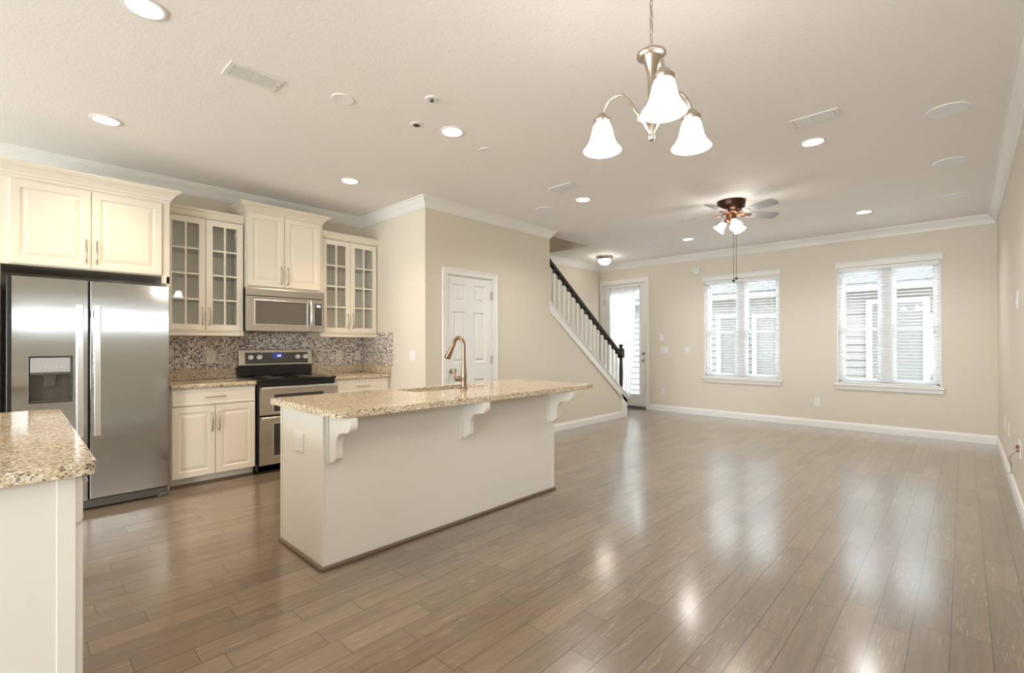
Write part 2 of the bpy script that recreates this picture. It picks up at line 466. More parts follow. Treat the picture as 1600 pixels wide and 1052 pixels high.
def copy_tree(o, loc=None, label=None, rz=None, parent=None):
    c = o.copy(); COL.objects.link(c)
    if parent is not None: c.parent = parent
    if loc is not None: c.location = loc
    if rz is not None: c.rotation_euler = (0, 0, rz)
    if label: c['label'] = label
    for ch in list(o.children): copy_tree(ch, parent=c)
    return c
def slab_with_hole(outer, inner, z0, z1):
    bm = bmesh.new()
    def loop(pts):
        vs = [bm.verts.new((x, y, z1)) for x, y in pts]
        return [bm.edges.new((vs[i], vs[(i + 1) % len(vs)])) for i in range(len(vs))]
    e = loop(outer)
    if inner: e += loop(inner)
    bmesh.ops.triangle_fill(bm, edges=e, use_beauty=True)
    r = bmesh.ops.extrude_face_region(bm, geom=list(bm.faces))
    for v in r['geom']:
        if isinstance(v, bmesh.types.BMVert): v.co.z = z0
    bm.verts.index_update()
    mb = MB(); mb.v = [tuple(v.co) for v in bm.verts]; mb.f = [tuple(v.index for v in f.verts) for f in bm.faces]
    bm.free(); return mb
def rrect(x0, x1, y0, y1, r, n=5):
    rs = r if isinstance(r, (tuple, list)) else (r,) * 4
    out = []
    for (cx, cy, a0), q in zip(((x1, y1, 0), (x0, y1, 1), (x0, y0, 2), (x1, y0, 3)), rs):
        sx = -1 if cx == x1 else 1; sy = -1 if cy == y1 else 1
        if q <= 0: out.append((cx, cy)); continue
        for k in range(n + 1):
            a = (a0 + k / n) * PI / 2
            out.append((cx + sx * q + q * math.cos(a), cy + sy * q + q * math.sin(a)))
    return out

# ------------------------------------------------------------------ the setting
def wall_panels(plane, c0, c1, a0, a1, z0, z1, holes):
    mb = MB()
    xs = sorted({a0, a1, *[h[0] for h in holes], *[h[1] for h in holes]})
    for i in range(len(xs) - 1):
        A, Bb = xs[i], xs[i + 1]; mid = (A + Bb) / 2
        segs = [(z0, z1)]
        for h in holes:
            if h[0] <= mid <= h[1]:
                new = []
                for s0, s1 in segs:
                    if h[2] > s0: new.append((s0, min(s1, h[2])))
                    if h[3] < s1: new.append((max(s0, h[3]), s1))
                segs = new
        for s0, s1 in segs:
            if plane == 'y': mb.box(A, Bb, c0, c1, s0, s1)
            else: mb.box(c0, c1, A, Bb, s0, s1)
    return mb
W1 = (-3.335, -2.130, 0.68, 2.365)
W2 = (-1.365, -0.215, 0.68, 2.375)
FD = (-5.425, -4.452, 0.0, 2.475)
struct(B(-5.9, 0.5, -4.8, 8.6, -0.1, 0.0).build('floor', M['floor']))
HX0, HX1, HY0, HY1 = XS, -4.462, 3.23, 6.53
struct(MB().box(-5.9, HX0, -4.8, 8.6, ZC, ZC + 0.1).box(HX1, 0.5, -4.8, 8.6, ZC, ZC + 0.1).box(HX0, HX1, -4.8, HY0, ZC, ZC + 0.1).box(HX0, HX1, HY1, 8.6, ZC, ZC + 0.1).build('ceiling', M['ceil']))
struct(wall_panels('y', YB, YB + 0.16, XS - 0.15, XR + 0.16, 0, ZC, [W1, W2, FD]).build('wall_back', M['wall']))
struct(wall_panels('x', XR, XR + 0.16, YN, YB, 0, ZC, [(-0.1, 2.1, 1.53, 1.80)]).build('wall_right', M['wall']))
struct(B(XK - 0.15, XK, YN, YR, 0, ZC).build('wall_left', M['wall']))
struct(B(XK - 0.15, XP, YR, YR + 0.12, 0, ZC).build('wall_return', M['wall']))
PD = (3.40, 4.13, 0.0, 2.075)
struct(wall_panels('x', XP - 0.12, XP, YR + 0.12, YE, 0, ZC, [PD]).build('wall_pantry', M['wall']))
struct(MB().box(XS - 0.15, XS, YR + 0.12, YB, 0, ZC).build('wall_stair', M['wall']))
struct(wall_panels('y', YN - 0.15, YN, XK - 0.15, XR + 0.16, 0, ZC, [(-5.25, -3.55, 0.55, 2.35), (-1.04, 0.2, 0.0, 2.35)]).build('wall_rear', M['wall']))
# stairwell shaft above the ceiling opening
struct(MB().box(HX1 - 0.012, HX1, HY0, HY1, ZC + 0.001, 5.2).box(HX0, HX0 + 0.012, HY0, HY1, ZC + 0.001, 5.2)
       .box(HX0 + 0.012, HX1 - 0.012, HY1 - 0.012, HY1, ZC + 0.001, 5.2).box(HX0 + 0.012, HX1 - 0.012, HY0, HY0 + 0.012, ZC + 0.001, 5.2).box(HX0 - 0.1, HX1 + 0.1, HY0 - 0.1, HY1 + 0.1, 5.2, 5.3).build('wall_stairwell', M['wall']))
lp_ = bpy.data.lights.new('shaft_fill', 'POINT'); lp_.energy = 6; lp_.color = NEUT; lp_.shadow_soft_size = 0.12  # unseen fill lamp added to brighten the stairwell shaft
lo_ = bpy.data.objects.new('shaft_fill', lp_); COL.objects.link(lo_); lo_.location = (-5.0, 4.6, 4.95)
# sloped wall under the balustrade
def zu(y): return 1.845 - 0.705 * (y - 5.27)
YP0, YP1 = 7.21, 7.385
struct(MB().prism([(YE, 0), (YP0, 0), (YP0, zu(YP0) - 0.03), (YE, zu(YE) - 0.03)], 'x', XP - 0.12, XP).build('wall_stair_side', M['wall']))
crown = [(0, 0), (0, 0.112), (0.010, 0.112), (0.013, 0.098), (0.022, 0.095), (0.026, 0.080), (0.040, 0.058), (0.062, 0.034), (0.070, 0.026), (0.074, 0.014), (0.088, 0.012), (0.088, 0)]
struct(MB().sweep([(XK, YN), (XK, YR), (XP, YR), (XP, YE), (HX1 + 0.02, YE)], crown, ZC, -1).build('trim_1', M['trim']))
struct(MB().sweep([(XS, HY1 + 0.02), (XS, YB), (XR, YB), (XR, YN)], crown, ZC, -1).build('trim_2', M['trim']))
base = [(0, 0), (0.016, 0), (0.016, 0.078), (0.011, 0.090), (0.009, 0.105), (0, 0.108)]
struct(MB().sweep([(-4.385, YB), (XR, YB)], base, 0, 1).build('baseboard_back', M['trim']))
struct(MB().sweep([(XR, YB), (XR, YN)], base, 0, 1).build('baseboard_right', M['trim']))
struct(MB().sweep([(XP, 4.205), (XP, YP0)], base, 0, 1).build('baseboard_pantry', M['trim']))
struct(MB().sweep([(-4.95, YR), (XP, YR), (XP, 3.325)], base, 0, 1).build('baseboard_return', M['trim']))
# white stair skirt, cap and end post
sk = MB().prism([(YE, zu(YE) - 0.125), (YE, zu(YE)), (YP1, zu(YP1)), (YP1, zu(YP1) - 0.125)], 'x', XP - 0.13, XP + 0.012)
struct(sk.build('trim_3', M['trim']))
struct(MB().prism([(YE, zu(YE) - 0.135), (YE, zu(YE) - 0.11), (YP0 + 0.02, zu(YP0 + 0.02) - 0.11), (YP0 + 0.02, zu(YP0 + 0.02) - 0.135)], 'x', XP, XP + 0.022)
       .prism([(YE, zu(YE)), (YE, zu(YE) + 0.02), (YP1 + 0.02, zu(YP1 + 0.02) + 0.02), (YP1 + 0.02, zu(YP1 + 0.02))], 'x', XP - 0.145, XP + 0.027).build('trim_4', M['trim']))
struct(MB().prism([(YP0, 0), (YP1, 0), (YP1, zu(YP1) - 0.06), (YP0, zu(YP0) - 0.06)], 'x', XP - 0.13, XP + 0.012).build('trim_5', M['trim']))
# outside ground
struct(B(-9.4, 4, 8.62, 16, -0.35, -0.25).build('ground', M['ground']))  # unseen strip, made pale to bounce light up onto the ceiling
struct(MB().box(-14, 14, -18, 8.61, -0.38, -0.26).box(4.01, 14, 8.61, 18, -0.38, -0.26).build('ground', M['blockground']))  # unseen dark ground added to stop sky light coming from below

# ------------------------------------------------------------------ windows
def window(name, W, label):
    x0, x1, z0, z1 = W
    r = sempty(name, ((x0 + x1) / 2, YB, z0)); r['label'] = label
    xm = (x0 + x1) / 2
    MB().box(x0, x1, YB + 0.055, YB + 0.15, z1 - 0.035, z1).box(x0, x1, YB + 0.055, YB + 0.15, z0, z0 + 0.035).box(x0, x0 + 0.05, YB + 0.055, YB + 0.15, z0, z1).box(x1 - 0.05, x1, YB + 0.055, YB + 0.15, z0, z1).build('window_frame', M['screen'], r, bevel=0.003)
    B(xm - 0.065, xm + 0.065, YB + 0.05, YB + 0.15, z0 + 0.035, z1 - 0.035).build('mullion', M['screen'], r, bevel=0.004)
    zm = z0 + 0.47 * (z1 - z0)
    for a, b in ((x0 + 0.05, xm - 0.065), (xm + 0.065, x1 - 0.05)):
        for lo, hi, yy, nm in ((z0 + 0.035, zm + 0.02, YB + 0.075, 'lower_sash'), (zm - 0.02, z1 - 0.035, YB + 0.11, 'upper_sash')):
            s = MB().loopframe((a, yy, lo), (1, 0, 0), (0, 0, 1), (0, 1, 0), b - a, hi - lo, 0.035, 0, 0.03).build(nm, M['screen'], r)
            B(a + 0.034, b - 0.034, yy + 0.013, yy + 0.017, lo + 0.034, hi - 0.034).build('pane', M['glass'], s)
    # header casing with cap, jamb liners, stool and apron
    MB().box(x0 - 0.022, x1 + 0.022, YB - 0.02, YB, z1, z1 + 0.075).box(x0 - 0.032, x1 + 0.032, YB - 0.03, YB, z1 + 0.075, z1 + 0.092).build('header', M['trim'], r, bevel=0.003)
    MB().box(x0, x0 + 0.012, YB - 0.006, YB + 0.055, z0, z1).box(x1 - 0.012, x1, YB - 0.006, YB + 0.055, z0, z1).build('jamb', M['trim'], r)
    B(x0 - 0.035, x1 + 0.035, YB - 0.045, YB + 0.06, z0 - 0.028, z0).build('stool', M['trim'], r, bevel=0.006)
    B(x0 - 0.02, x1 + 0.02, YB - 0.02, YB, z0 - 0.085, z0 - 0.028).build('apron', M['trim'], r, bevel=0.004)
window('window_1', W1, 'left double window in the beige wall, beyond the ceiling fan')
window('window_2', W2, 'right double window in the beige wall, nearer the right wall')
def blind(W, label, cord_x, extra):
    x0, x1, z0, z1 = W
    r = thing('window_blind', label, 'blind', ((x0 + x1) / 2, YB + 0.022, z1), group='window blinds')
    yb = YB + 0.024
    B(x0 + 0.015, x1 - 0.015, YB + 0.002, YB + 0.05, z1 - 0.05, z1 - 0.002).build('headrail', M['slat'], r, bevel=0.003)
    m = MB(); n = 36; top = z1 - 0.075; bot = z0 + 0.04
    for i in range(n):
        z = top - (top - bot) * i / (n - 1)
        a = math.radians(7)
        dy, dz = 0.0235 * math.cos(a), 0.0235 * math.sin(a)
        m.prism([(yb - dy, z + dz - 0.0013), (yb, z + 0.0005), (yb + dy, z - dz - 0.0013), (yb + dy, z - dz + 0.0013), (yb, z + 0.0032), (yb - dy, z + dz + 0.0013)], 'x', x0 + 0.018, x1 - 0.018)
    m.build('slats', M['slat'], r)
    B(x0 + 0.016, x1 - 0.016, YB + 0.003, YB + 0.048, z0 + 0.002, z0 + 0.022).build('bottom_rail', M['slat'], r, bevel=0.003)
    for f in (0.10, 0.42, 0.60, 0.90):
        xx = x0 + f * (x1 - x0)
        MB().tube([(xx, YB - 0.001, z1 - 0.05), (xx, YB - 0.001, z0 + 0.02)], 0.0012, 5).tube([(xx, YB + 0.049, z1 - 0.05), (xx, YB + 0.049, z0 + 0.02)], 0.0012, 5).build('ladder_cord', M['slat'], r)
    c = MB().tube([(cord_x, YB - 0.008, z1 - 0.05), (cord_x, YB - 0.010, z0 + extra)], 0.0022, 6).build('pull_cord', M['wire'], r)
    MB().lathe([(0.0, 0.03), (0.005, 0.028), (0.008, 0.0), (0.0, -0.002)], (cord_x, YB - 0.010, z0 + extra - 0.028), 10).build('tassel', M['wire'], c)
    MB().tube([(x0 + 0.06, YB - 0.009, z1 - 0.05), (x0 + 0.055, YB - 0.012, z1 - 0.62)], 0.004, 7).build('tilt_wand', M['slat'], r)
    return r
blind(W1, 'white slatted blind over the left double window, behind the ceiling fan pulls', W1[1] - 0.05, 0.9)
blind(W2, 'white slatted blind over the right double window, nearest the right wall', W2[1] - 0.07, 0.75)
# added openings behind the camera, unseen, there to let in daylight
r = sempty('added_window_rear', (-4.4, YN, 0.55)); r['label'] = 'added unseen window behind the camera, for daylight'
MB().loopframe((-5.25, YN - 0.1, 0.55), (1, 0, 0), (0, 0, 1), (0, 1, 0), 1.7, 1.8, 0.06, 0, 0.06).box(-4.43, -4.37, YN - 0.1, YN - 0.04, 0.61, 2.29).build('window_frame', M['screen'], r)
B(-5.19, -3.61, YN - 0.075, YN - 0.07, 0.61, 2.29).build('pane', M['glass'], r)
r = sempty('added_door_rear', (-0.42, YN, 0.0)); r['label'] = 'added unseen glazed door behind the camera, for daylight'  # door added for daylight and a bright reflection in the right window
MB().loopframe((-1.04, YN - 0.1, 0.0), (1, 0, 0), (0, 0, 1), (0, 1, 0), 1.24, 2.35, 0.08, 0, 0.06).build('door_frame', M['screen'], r)
B(-0.96, 0.12, YN - 0.075, YN - 0.07, 0.08, 2.27).build('pane', M['glass'], r)
r = sempty('added_window_right', (XR, 1.0, 1.53)); r['label'] = 'added unseen transom window, reflected in the refrigerator'  # transom added to give the refrigerator its bright reflected band
MB().loopframe((XR + 0.06, -0.1, 1.53), (0, 1, 0), (0, 0, 1), (1, 0, 0), 2.2, 0.27, 0.02, 0, 0.06).build('window_frame', M['screen'], r)
B(XR + 0.085, XR + 0.09, -0.08, 2.08, 1.55, 1.78).build('pane', M['glass'], r)

# ------------------------------------------------------------------ front door and pantry door
r = sempty('door_1', ((FD[0] + FD[1]) / 2, YB, 0)); r['label'] = 'white full-lite entry door beside the stairs'
cs = MB()
cs.box(FD[0] - 0.075, FD[0], YB - 0.02, YB, 0, FD[3]).box(FD[1], FD[1] + 0.065, YB - 0.02, YB, 0, FD[3]).box(FD[0] - 0.075, FD[1] + 0.065, YB - 0.02, YB, FD[3], FD[3] + 0.085)
cs.build('casing', M['trim'], r, bevel=0.004)
MB().box(FD[0], FD[0] + 0.015, YB, YB + 0.12, 0, FD[3]).box(FD[1] - 0.015, FD[1], YB, YB + 0.12, 0, FD[3]).box(FD[0], FD[1], YB, YB + 0.12, FD[3] - 0.015, FD[3]).build('jamb', M['trim'], r)
dx0, dx1, dz0, dz1 = FD[0] + 0.018, FD[1] - 0.018, 0.045, FD[3] - 0.018
gx0, gx1, gz0, gz1 = -5.275, -4.605, 0.275, 2.335
sl = wall_panels('y', YB + 0.03, YB + 0.075, dx0, dx1, dz0, dz1, [(gx0, gx1, gz0, gz1)]).build('door_slab', M['door'], r)
MB().loopframe((gx0 - 0.03, YB + 0.018, gz0 - 0.03), (1, 0, 0), (0, 0, 1), (0, 1, 0), gx1 - gx0 + 0.06, gz1 - gz0 + 0.06, 0.035, 0, 0.013).build('lite_frame', M['door'], sl, bevel=0.004)
B(gx0, gx1, YB + 0.05, YB + 0.055, gz0, gz1).build('pane', M['glass'], sl)
for hz in (2.13, 1.2, 0.3):
    MB().box(FD[0] + 0.006, FD[0] + 0.024, YB + 0.018, YB + 0.03, hz - 0.055, hz + 0.055).tube([(FD[0] + 0.015, YB + 0.016, hz - 0.055), (FD[0] + 0.015, YB + 0.016, hz + 0.055)], 0.006, 8).build('hinge', M['nickel'], r)
MB().lathe([(0.0, 0.028), (0.018, 0.026), (0.03, 0.010), (0.032, 0.0)], (-4.525, YB + 0.03, 1.075), 20, (0, -1, 0)).build('deadbolt', M['nickel'], sl, smooth=True)
MB().lathe([(0.032, 0.0), (0.03, 0.008), (0.012, 0.014), (0.012, 0.032), (0.026, 0.042), (0.030, 0.055), (0.022, 0.066), (0.0, 0.069)], (-4.525, YB + 0.03, 0.94), 20, (0, -1, 0)).build('knob', M['nickel'], sl, smooth=True)
B(FD[0] + 0.015, FD[1] - 0.015, YB - 0.01, YB + 0.12, 0.0, 0.04).build('threshold', M['threshold'], r, bevel=0.006)

r = sempty('door_2', (XP, (PD[0] + PD[1]) / 2, 0)); r['label'] = 'white six-panel pantry door behind the faucet'
cs = MB()
prof_c = ((0, 0.018),)
cs.box(XP, XP + 0.018, PD[0] - 0.07, PD[0], 0, PD[3]).box(XP, XP + 0.018, PD[1], PD[1] + 0.07, 0, PD[3]).box(XP, XP + 0.018, PD[0] - 0.07, PD[1] + 0.07, PD[3], PD[3] + 0.07)
cs.box(XP, XP + 0.026, PD[0] - 0.07, PD[0] - 0.05, 0, PD[3] + 0.05).box(XP, XP + 0.026, PD[1] + 0.05, PD[1] + 0.07, 0, PD[3] + 0.05).box(XP, XP + 0.026, PD[0] - 0.07, PD[1] + 0.07, PD[3] + 0.05, PD[3] + 0.07)
cs.build('casing', M['trim'], r, bevel=0.003)
MB().box(XP - 0.12, XP, PD[0], PD[0] + 0.012, 0, PD[3]).box(XP - 0.12, XP, PD[1] - 0.012, PD[1], 0, PD[3]).box(XP - 0.12, XP, PD[0], PD[1], PD[3] - 0.012, PD[3]).build('jamb', M['trim'], r)
a0, a1 = PD[0] + 0.016, PD[1] - 0.016
pan = []
for c0, c1 in ((3.506, 3.690), (3.823, 4.008)):
    pan += [(c0, c1, 1.768, 1.970), (c0, c1, 1.048, 1.649), (c0, c1, 0.24, 0.845)]
sl = wall_panels('x', XP - 0.045, XP - 0.006, a0, a1, 0.012, PD[3] - 0.016, pan).build('door_slab', M['door'], r)
for c0, c1, z0, z1 in pan:
    MB().rings((XP - 0.04, c0, z0), (0, 1, 0), (0, 0, 1), (1, 0, 0), c1 - c0, z1 - z0, [(0, 0), (0, 0.034), (0.010, 0.016), (0.020, 0.015), (0.044, 0.031)]).build('panel', M['door'], sl)
for hz in (1.865, 1.075, 0.28):
    MB().box(XP - 0.008, XP + 0.006, PD[1] - 0.030, PD[1] - 0.006, hz - 0.05, hz + 0.05).tube([(XP + 0.006, PD[1] - 0.014, hz - 0.05), (XP + 0.006, PD[1] - 0.014, hz + 0.05)], 0.007, 8).build('hinge', M['nickel'], r)
MB().lathe([(0.032, 0.0), (0.03, 0.008), (0.012, 0.014), (0.012, 0.034), (0.026, 0.042), (0.030, 0.056), (0.022, 0.066), (0.0, 0.069)], (XP - 0.006, 3.475, 0.955), 20, (1, 0, 0)).build('knob', M['nickel'], sl, smooth=True)

# sheer curtain and rod on the entry door
r = thing('curtain_rod', 'thin metal rod across the top of the entry door glass', 'curtain rod', (-4.93, YB, 2.40))
MB().tube([(-5.27, YB - 0.012, 2.40), (-4.60, YB - 0.012, 2.40)], 0.005, 8).build('rod', M['nickel'], r, smooth=True)
for x in (-5.275, -4.595):
    MB().lathe([(0.0, -0.016), (0.011, -0.010), (0.015, 0), (0.011, 0.010), (0.0, 0.016)], (x, YB - 0.012, 2.40), 12, (1, 0, 0)).build('finial', M['nickel'], r, smooth=True)
    MB().box(x + 0.008 * (1 if x < -5 else -1) - 0.006, x + 0.008 * (1 if x < -5 else -1) + 0.006, YB - 0.012, YB + 0.03, 2.385, 2.41).build('bracket', M['nickel'], r)
nx, nz = 90, 14
mb = MB(); vs = []; fs = []
for j in range(nz + 1):
    f = j / nz; z = 2.392 - f * 2.24
    xa = -5.262 + 0.03 * f; xb = -4.665 - 0.14 * f * f
    for i in range(nx + 1):
        q = i / nx
        vs.append((xa + (xb - xa) * q, YB - 0.024 + (0.006 + 0.010 * f) * math.sin(q * 62 + 0.8 * math.sin(f * 3 + q * 5)), z))
for j in range(nz):
    for i in range(nx):
        a = j * (nx + 1) + i; fs.append((a, a + 1, a + nx + 2, a + nx + 1))
mb.add(vs, fs)
tag(mb.build('sheer_curtain', M['sheer'], smooth=True, origin=(-4.95, YB - 0.024, 0.15)), 'white sheer curtain hanging over the entry door glass', 'curtain')

# ------------------------------------------------------------------ stairs and balustrade
st = MB()
rise, run = 0.176, 0.25
for i in range(16):
    y1 = 7.36 - run * i; st.box(XS + 0.005, XP - 0.135, y1 - run - (0.02 if i < 15 else 0), y1, 0.0 if i == 0 else rise * i - 0.02, rise * (i + 1))
st.box(XS + 0.005, XP - 0.135, 3.235, 3.36, 2.5, 2.8)
tag(st.build('staircase', M['carpet'], origin=(-4.9, 7.36, 0)), 'carpeted staircase climbing behind the white balustrade', 'stairs')
def zr(y): return 2.53 - 0.705 * (y - 5.28)
XB = XP - 0.058
r = thing('stair_balustrade', 'white baluster railing with dark handrail and newel on the sloped stair wall', 'railing', (XB, 6.3, zu(6.3) + 0.02))
ang = math.atan(0.705); ct = 1 / math.cos(ang)
prof = [(-0.030, -0.052), (-0.034, -0.030), (-0.030, -0.010), (-0.018, 0.0), (0.018, 0.0), (0.030, -0.010), (0.034, -0.030), (0.030, -0.052)]
vs = []; fs = []
for y in (YE + 0.002, 7.262):
    for a, b in prof: vs.append((XB + a, y, zr(y) + b * ct))
n = len(prof)
fs = [(i, (i + 1) % n, n + (i + 1) % n, n + i) for i in range(n)] + [tuple(range(n)), tuple(range(2 * n - 1, n - 1, -1))]
MB().add(vs, fs).build('handrail', M['iron'], r, smooth=True)
y = 5.325
while y < 7.22:
    zb = zu(y) + 0.02; bs = 1.25; zt = zr(y) - 0.075; H = zt - zb
    bl = MB().lathe([(q * bs, h_) for q, h_ in [(0.016, -0.004), (0.016, 0.05), (0.0135, 0.06), (0.017, 0.075), (0.0165, 0.10), (0.0135, 0.14), (0.0155, 0.30), (0.0140, H * 0.75), (0.0120, H - 0.02), (0.0115, H + 0.01)]], (XB, y, zb), 12).build('baluster', M['trim'], r, smooth=True)
    MB().lathe([(0.014, -0.048), (0.022, -0.034), (0.026, -0.012), (0.026, 0.012)], (XB, y, zt), 12).build('collar', M['iron'], bl, smooth=True)
    y += 0.114
NY = 7.298; nz0 = zu(NY) + 0.02
MB().lathe([(0.0, -0.005), (0.042, -0.005), (0.042, 0.03), (0.030, 0.045), (0.027, 0.07), (0.031, 0.18), (0.033, 0.32), (0.028, 0.47), (0.024, 0.56), (0.030, 0.575), (0.024, 0.59)], (XB, NY, nz0), 18).box(XB - 0.043, XB + 0.043, NY - 0.043, NY + 0.043, nz0 + 0.588, nz0 + 0.735).lathe([(0.05, 0.735), (0.05, 0.75), (0.028, 0.76), (0.024, 0.775), (0.036, 0.79), (0.038, 0.805), (0.028, 0.82), (0.0, 0.826)], (XB, NY, nz0), 18).build('newel_post', M['iron'], r, smooth=True, bevel=0.003)

# ------------------------------------------------------------------ kitchen joinery
EY, EZ, EX = (0, 1, 0), (0, 0, 1), (1, 0, 0)
RAISED = [(0, 0), (0, 0.017), (0.003, 0.020), (0.052, 0.020), (0.058, 0.013), (0.066, 0.0125), (0.092, 0.019)]
DRAWER = [(0, 0), (0, 0.017), (0.003, 0.020), (0.018, 0.020), (0.024, 0.017), (0.030, 0.017)]
def pull(c, along, out, L, parent):
    """bow pull with turned ends"""
    c, a, n = Vector(c), Vector(along), Vector(out)
    pts = []
    N = 14
    for i in range(N + 1):
        s = -1 + 2 * i / N
        pts.append(c + a * (s * L / 2) + n * (0.007 + 0.021 * (1 - s * s) ** 0.6))
    rs = [0.0042 + 0.0022 * math.cos((i / N - 0.5) * PI) for i in range(N + 1)]
    m = MB().tube(pts, rs, 8)
    for s in (-1, 1):
        m.lathe([(0.007, 0), (0.0075, 0.004), (0.005, 0.007), (0.0065, 0.012), (0.0, 0.015)], c + a * (s * (L / 2 - 0.002)), 10, n)
        m.lathe([(0.0055, 0), (0.0065, 0.006), (0.003, 0.013), (0.0, 0.016)], c + a * (s * L / 2) + n * 0.007, 8, a * s)
    return m.build('handle', M['nickel'], parent, smooth=True)
def raised_door(x, y0, y1, z0, z1, parent, hy=None, hz=None, hl=0.15, name='door'):
    d = MB().rings((x, y0, z0), EY, EZ, EX, y1 - y0, z1 - z0, RAISED).build(name, M['cab'], parent)
    if hy is not None: pull((x + 0.020, hy, hz), EZ, EX, hl, d)
    return d
def drawer(x, y0, y1, z0, z1, parent, pl=0.14):
    d = MB().rings((x, y0, z0), EY, EZ, EX, y1 - y0, z1 - z0, DRAWER).build('drawer', M['cab'], parent)
    pull((x + 0.017, (y0 + y1) / 2, (z0 + z1) / 2), EY, EX, pl, d)
    return d
def cabcrown(x, y0, y1, z0, h, out, parent, ends=(True, True)):
    prof = [(0, 0), (0, 0.0), (0.006, 0.0), (0.006, 0.18 * h), (0.014, 0.24 * h), (0.018, 0.36 * h), (0.55 * out, 0.62 * h), (0.86 * out, 0.78 * h), (0.88 * out, 0.86 * h), (out, 0.88 * h), (out, h), (0, h)][1:]
    path = []
    if ends[0]: path.append((XK + 0.001, y0))
    path += [(x, y0), (x, y1)]
    if ends[1]: path.append((XK + 0.001, y1))
    return MB().sweep([(px, py) for px, py in reversed(path)][::-1], prof, z0, 1), path
def add_crown(x, y0, y1, z0, h, out, parent, ends):
    # room side to the right while walking from y0 end, along +y, back to the wall
    path = ([(XK + 0.001, y0)] if ends[0] else []) + [(x, y0), (x, y1)] + ([(XK + 0.001, y1)] if ends[1] else [])
    prof = [(0, 0), (0.006, 0.0), (0.006, 0.18 * h), (0.014, 0.24 * h), (0.018, 0.36 * h), (0.55 * out, 0.62 * h), (0.86 * out, 0.78 * h), (0.88 * out, 0.86 * h), (out, 0.88 * h), (out, h), (0, h)]
    MB().sweep(path, prof, z0, 1).box(XK + 0.001, x, y0, y1, z0 + h - 0.012, z0 + h).build('crown', M['cab'], parent)

# cabinet over the refrigerator, with tall side panels
r = thing('wall_cabinet', 'cream two-door cabinet above the stainless refrigerator', 'cabinet', (-5.3, 0.44, 1.80))
FX = -4.998
B(XK + 0.001, FX, -0.075, 0.925, 1.855, 2.49).build('cabinet_body', M['cab'], r)
raised_door(FX + 0.001, -0.030, 0.411, 1.862, 2.476, r, 0.383, 1.998, 0.165)
raised_door(FX + 0.001, 0.417, 0.868, 1.862, 2.476, r, 0.446, 1.998, 0.165)
B(XK + 0.001, FX, 0.905, 0.925, 0.0, 1.855).build('side_panel', M['cab'], r)
B(XK + 0.001, FX, -0.095, -0.075, 0.0, 2.49).build('side_panel', M['cab'], r)
B(FX - 0.02, FX, 0.872, 0.9245, 1.795, 1.855).build('stile', M['cab'], r)
add_crown(FX, -0.095, 0.925, 2.49, 0.11, 0.075, r, (True, True))
# glass cabinets
def glass_door(x, y0, y1, z0, z1, parent, hy):
    d = MB().loopframe((x, y0, z0), EY, EZ, EX, y1 - y0, z1 - z0, 0.056, 0, 0.020, 0.056, 0.056).build('glass_door', M['cab'], parent, bevel=0.003)
    m = MB(); ym = (y0 + y1) / 2; iz0, iz1 = z0 + 0.055, z1 - 0.055
    m.box(x + 0.003, x + 0.018, ym - 0.008, ym + 0.008, iz0, iz1)
    for k in (1, 2, 3):
        z = iz0 + (iz1 - iz0) * k / 4
        m.box(x + 0.004, x + 0.017, y0 + 0.055, y1 - 0.055, z - 0.008, z + 0.008)
    m.build('muntins', M['cab'], d)
    B(x + 0.007, x + 0.010, y0 + 0.050, y1 - 0.050, iz0 - 0.004, iz1 + 0.004).build('pane', M['glass'], d)
    pull((x + 0.020, hy, z0 + 0.135), EZ, EX, 0.15, d)
def glass_cabinet(y0, y1, label, split, ends, lo=0.0):
    r = thing('glass_cabinet', label, 'cabinet', (-5.45, (y0 + y1) / 2, 1.355))
    x = -5.287; z0, z1 = 1.40, 2.485
    t = 0.018
    MB().box(XK + 0.001, XK + 0.012, y0, y1, z0, z1).box(XK + 0.012, x, y0, y0 + t, z0, z1).box(XK + 0.012, x, y1 - t, y1, z0, z1).box(XK + 0.012, x, y0 + t, y1 - t, z0, z0 + t).box(XK + 0.012, x, y0 + t, y1 - t, z1 - t, z1).build('cabinet_body', M['cablit'], r)
    MB().loopframe((x - 0.018, y0, z0), EY, EZ, EX, y1 - y0, z1 - z0, 0.03, 0, 0.018).box(x - 0.018, x, split - 0.02, split + 0.02, z0 + 0.03, z1 - 0.03).build('face_frame', M['cab'], r)
    for k in (1, 2, 3):
        z = 1.455 + (2.42 - 1.455) * k / 4
        B(XK + 0.014, x - 0.03, y0 + t + 0.001, y1 - t - 0.001, z - 0.006, z + 0.002).build('glass_shelf', M['shelfglass'], r)
    glass_door(x + 0.001, y0 + 0.010, split - 0.002, 1.405, 2.472, r, split - 0.030)
    glass_door(x + 0.001, split + 0.002, y1 - 0.010, 1.405, 2.472, r, split + 0.030)
    MB().box(x - 0.02, x + 0.012, y0, y1, 1.352, 1.392).box(x - 0.02, x + 0.020, y0, y1, 1.392, 1.404).box(XK + 0.001, x - 0.02, y1 - 0.02, y1, 1.352, 1.40).build('light_rail', M['cab'], r, bevel=0.003)
    add_crown(x + 0.004, y0, y1, 2.485, 0.072, 0.05, r, ends)
glass_cabinet(0.930, 1.598, 'glass-door cream wall cabinet between the refrigerator and the microwave', 1.264, (False, False))
glass_cabinet(2.390, YR - 0.002, 'glass-door cream wall cabinet in the corner right of the microwave', 2.745, (False, False))
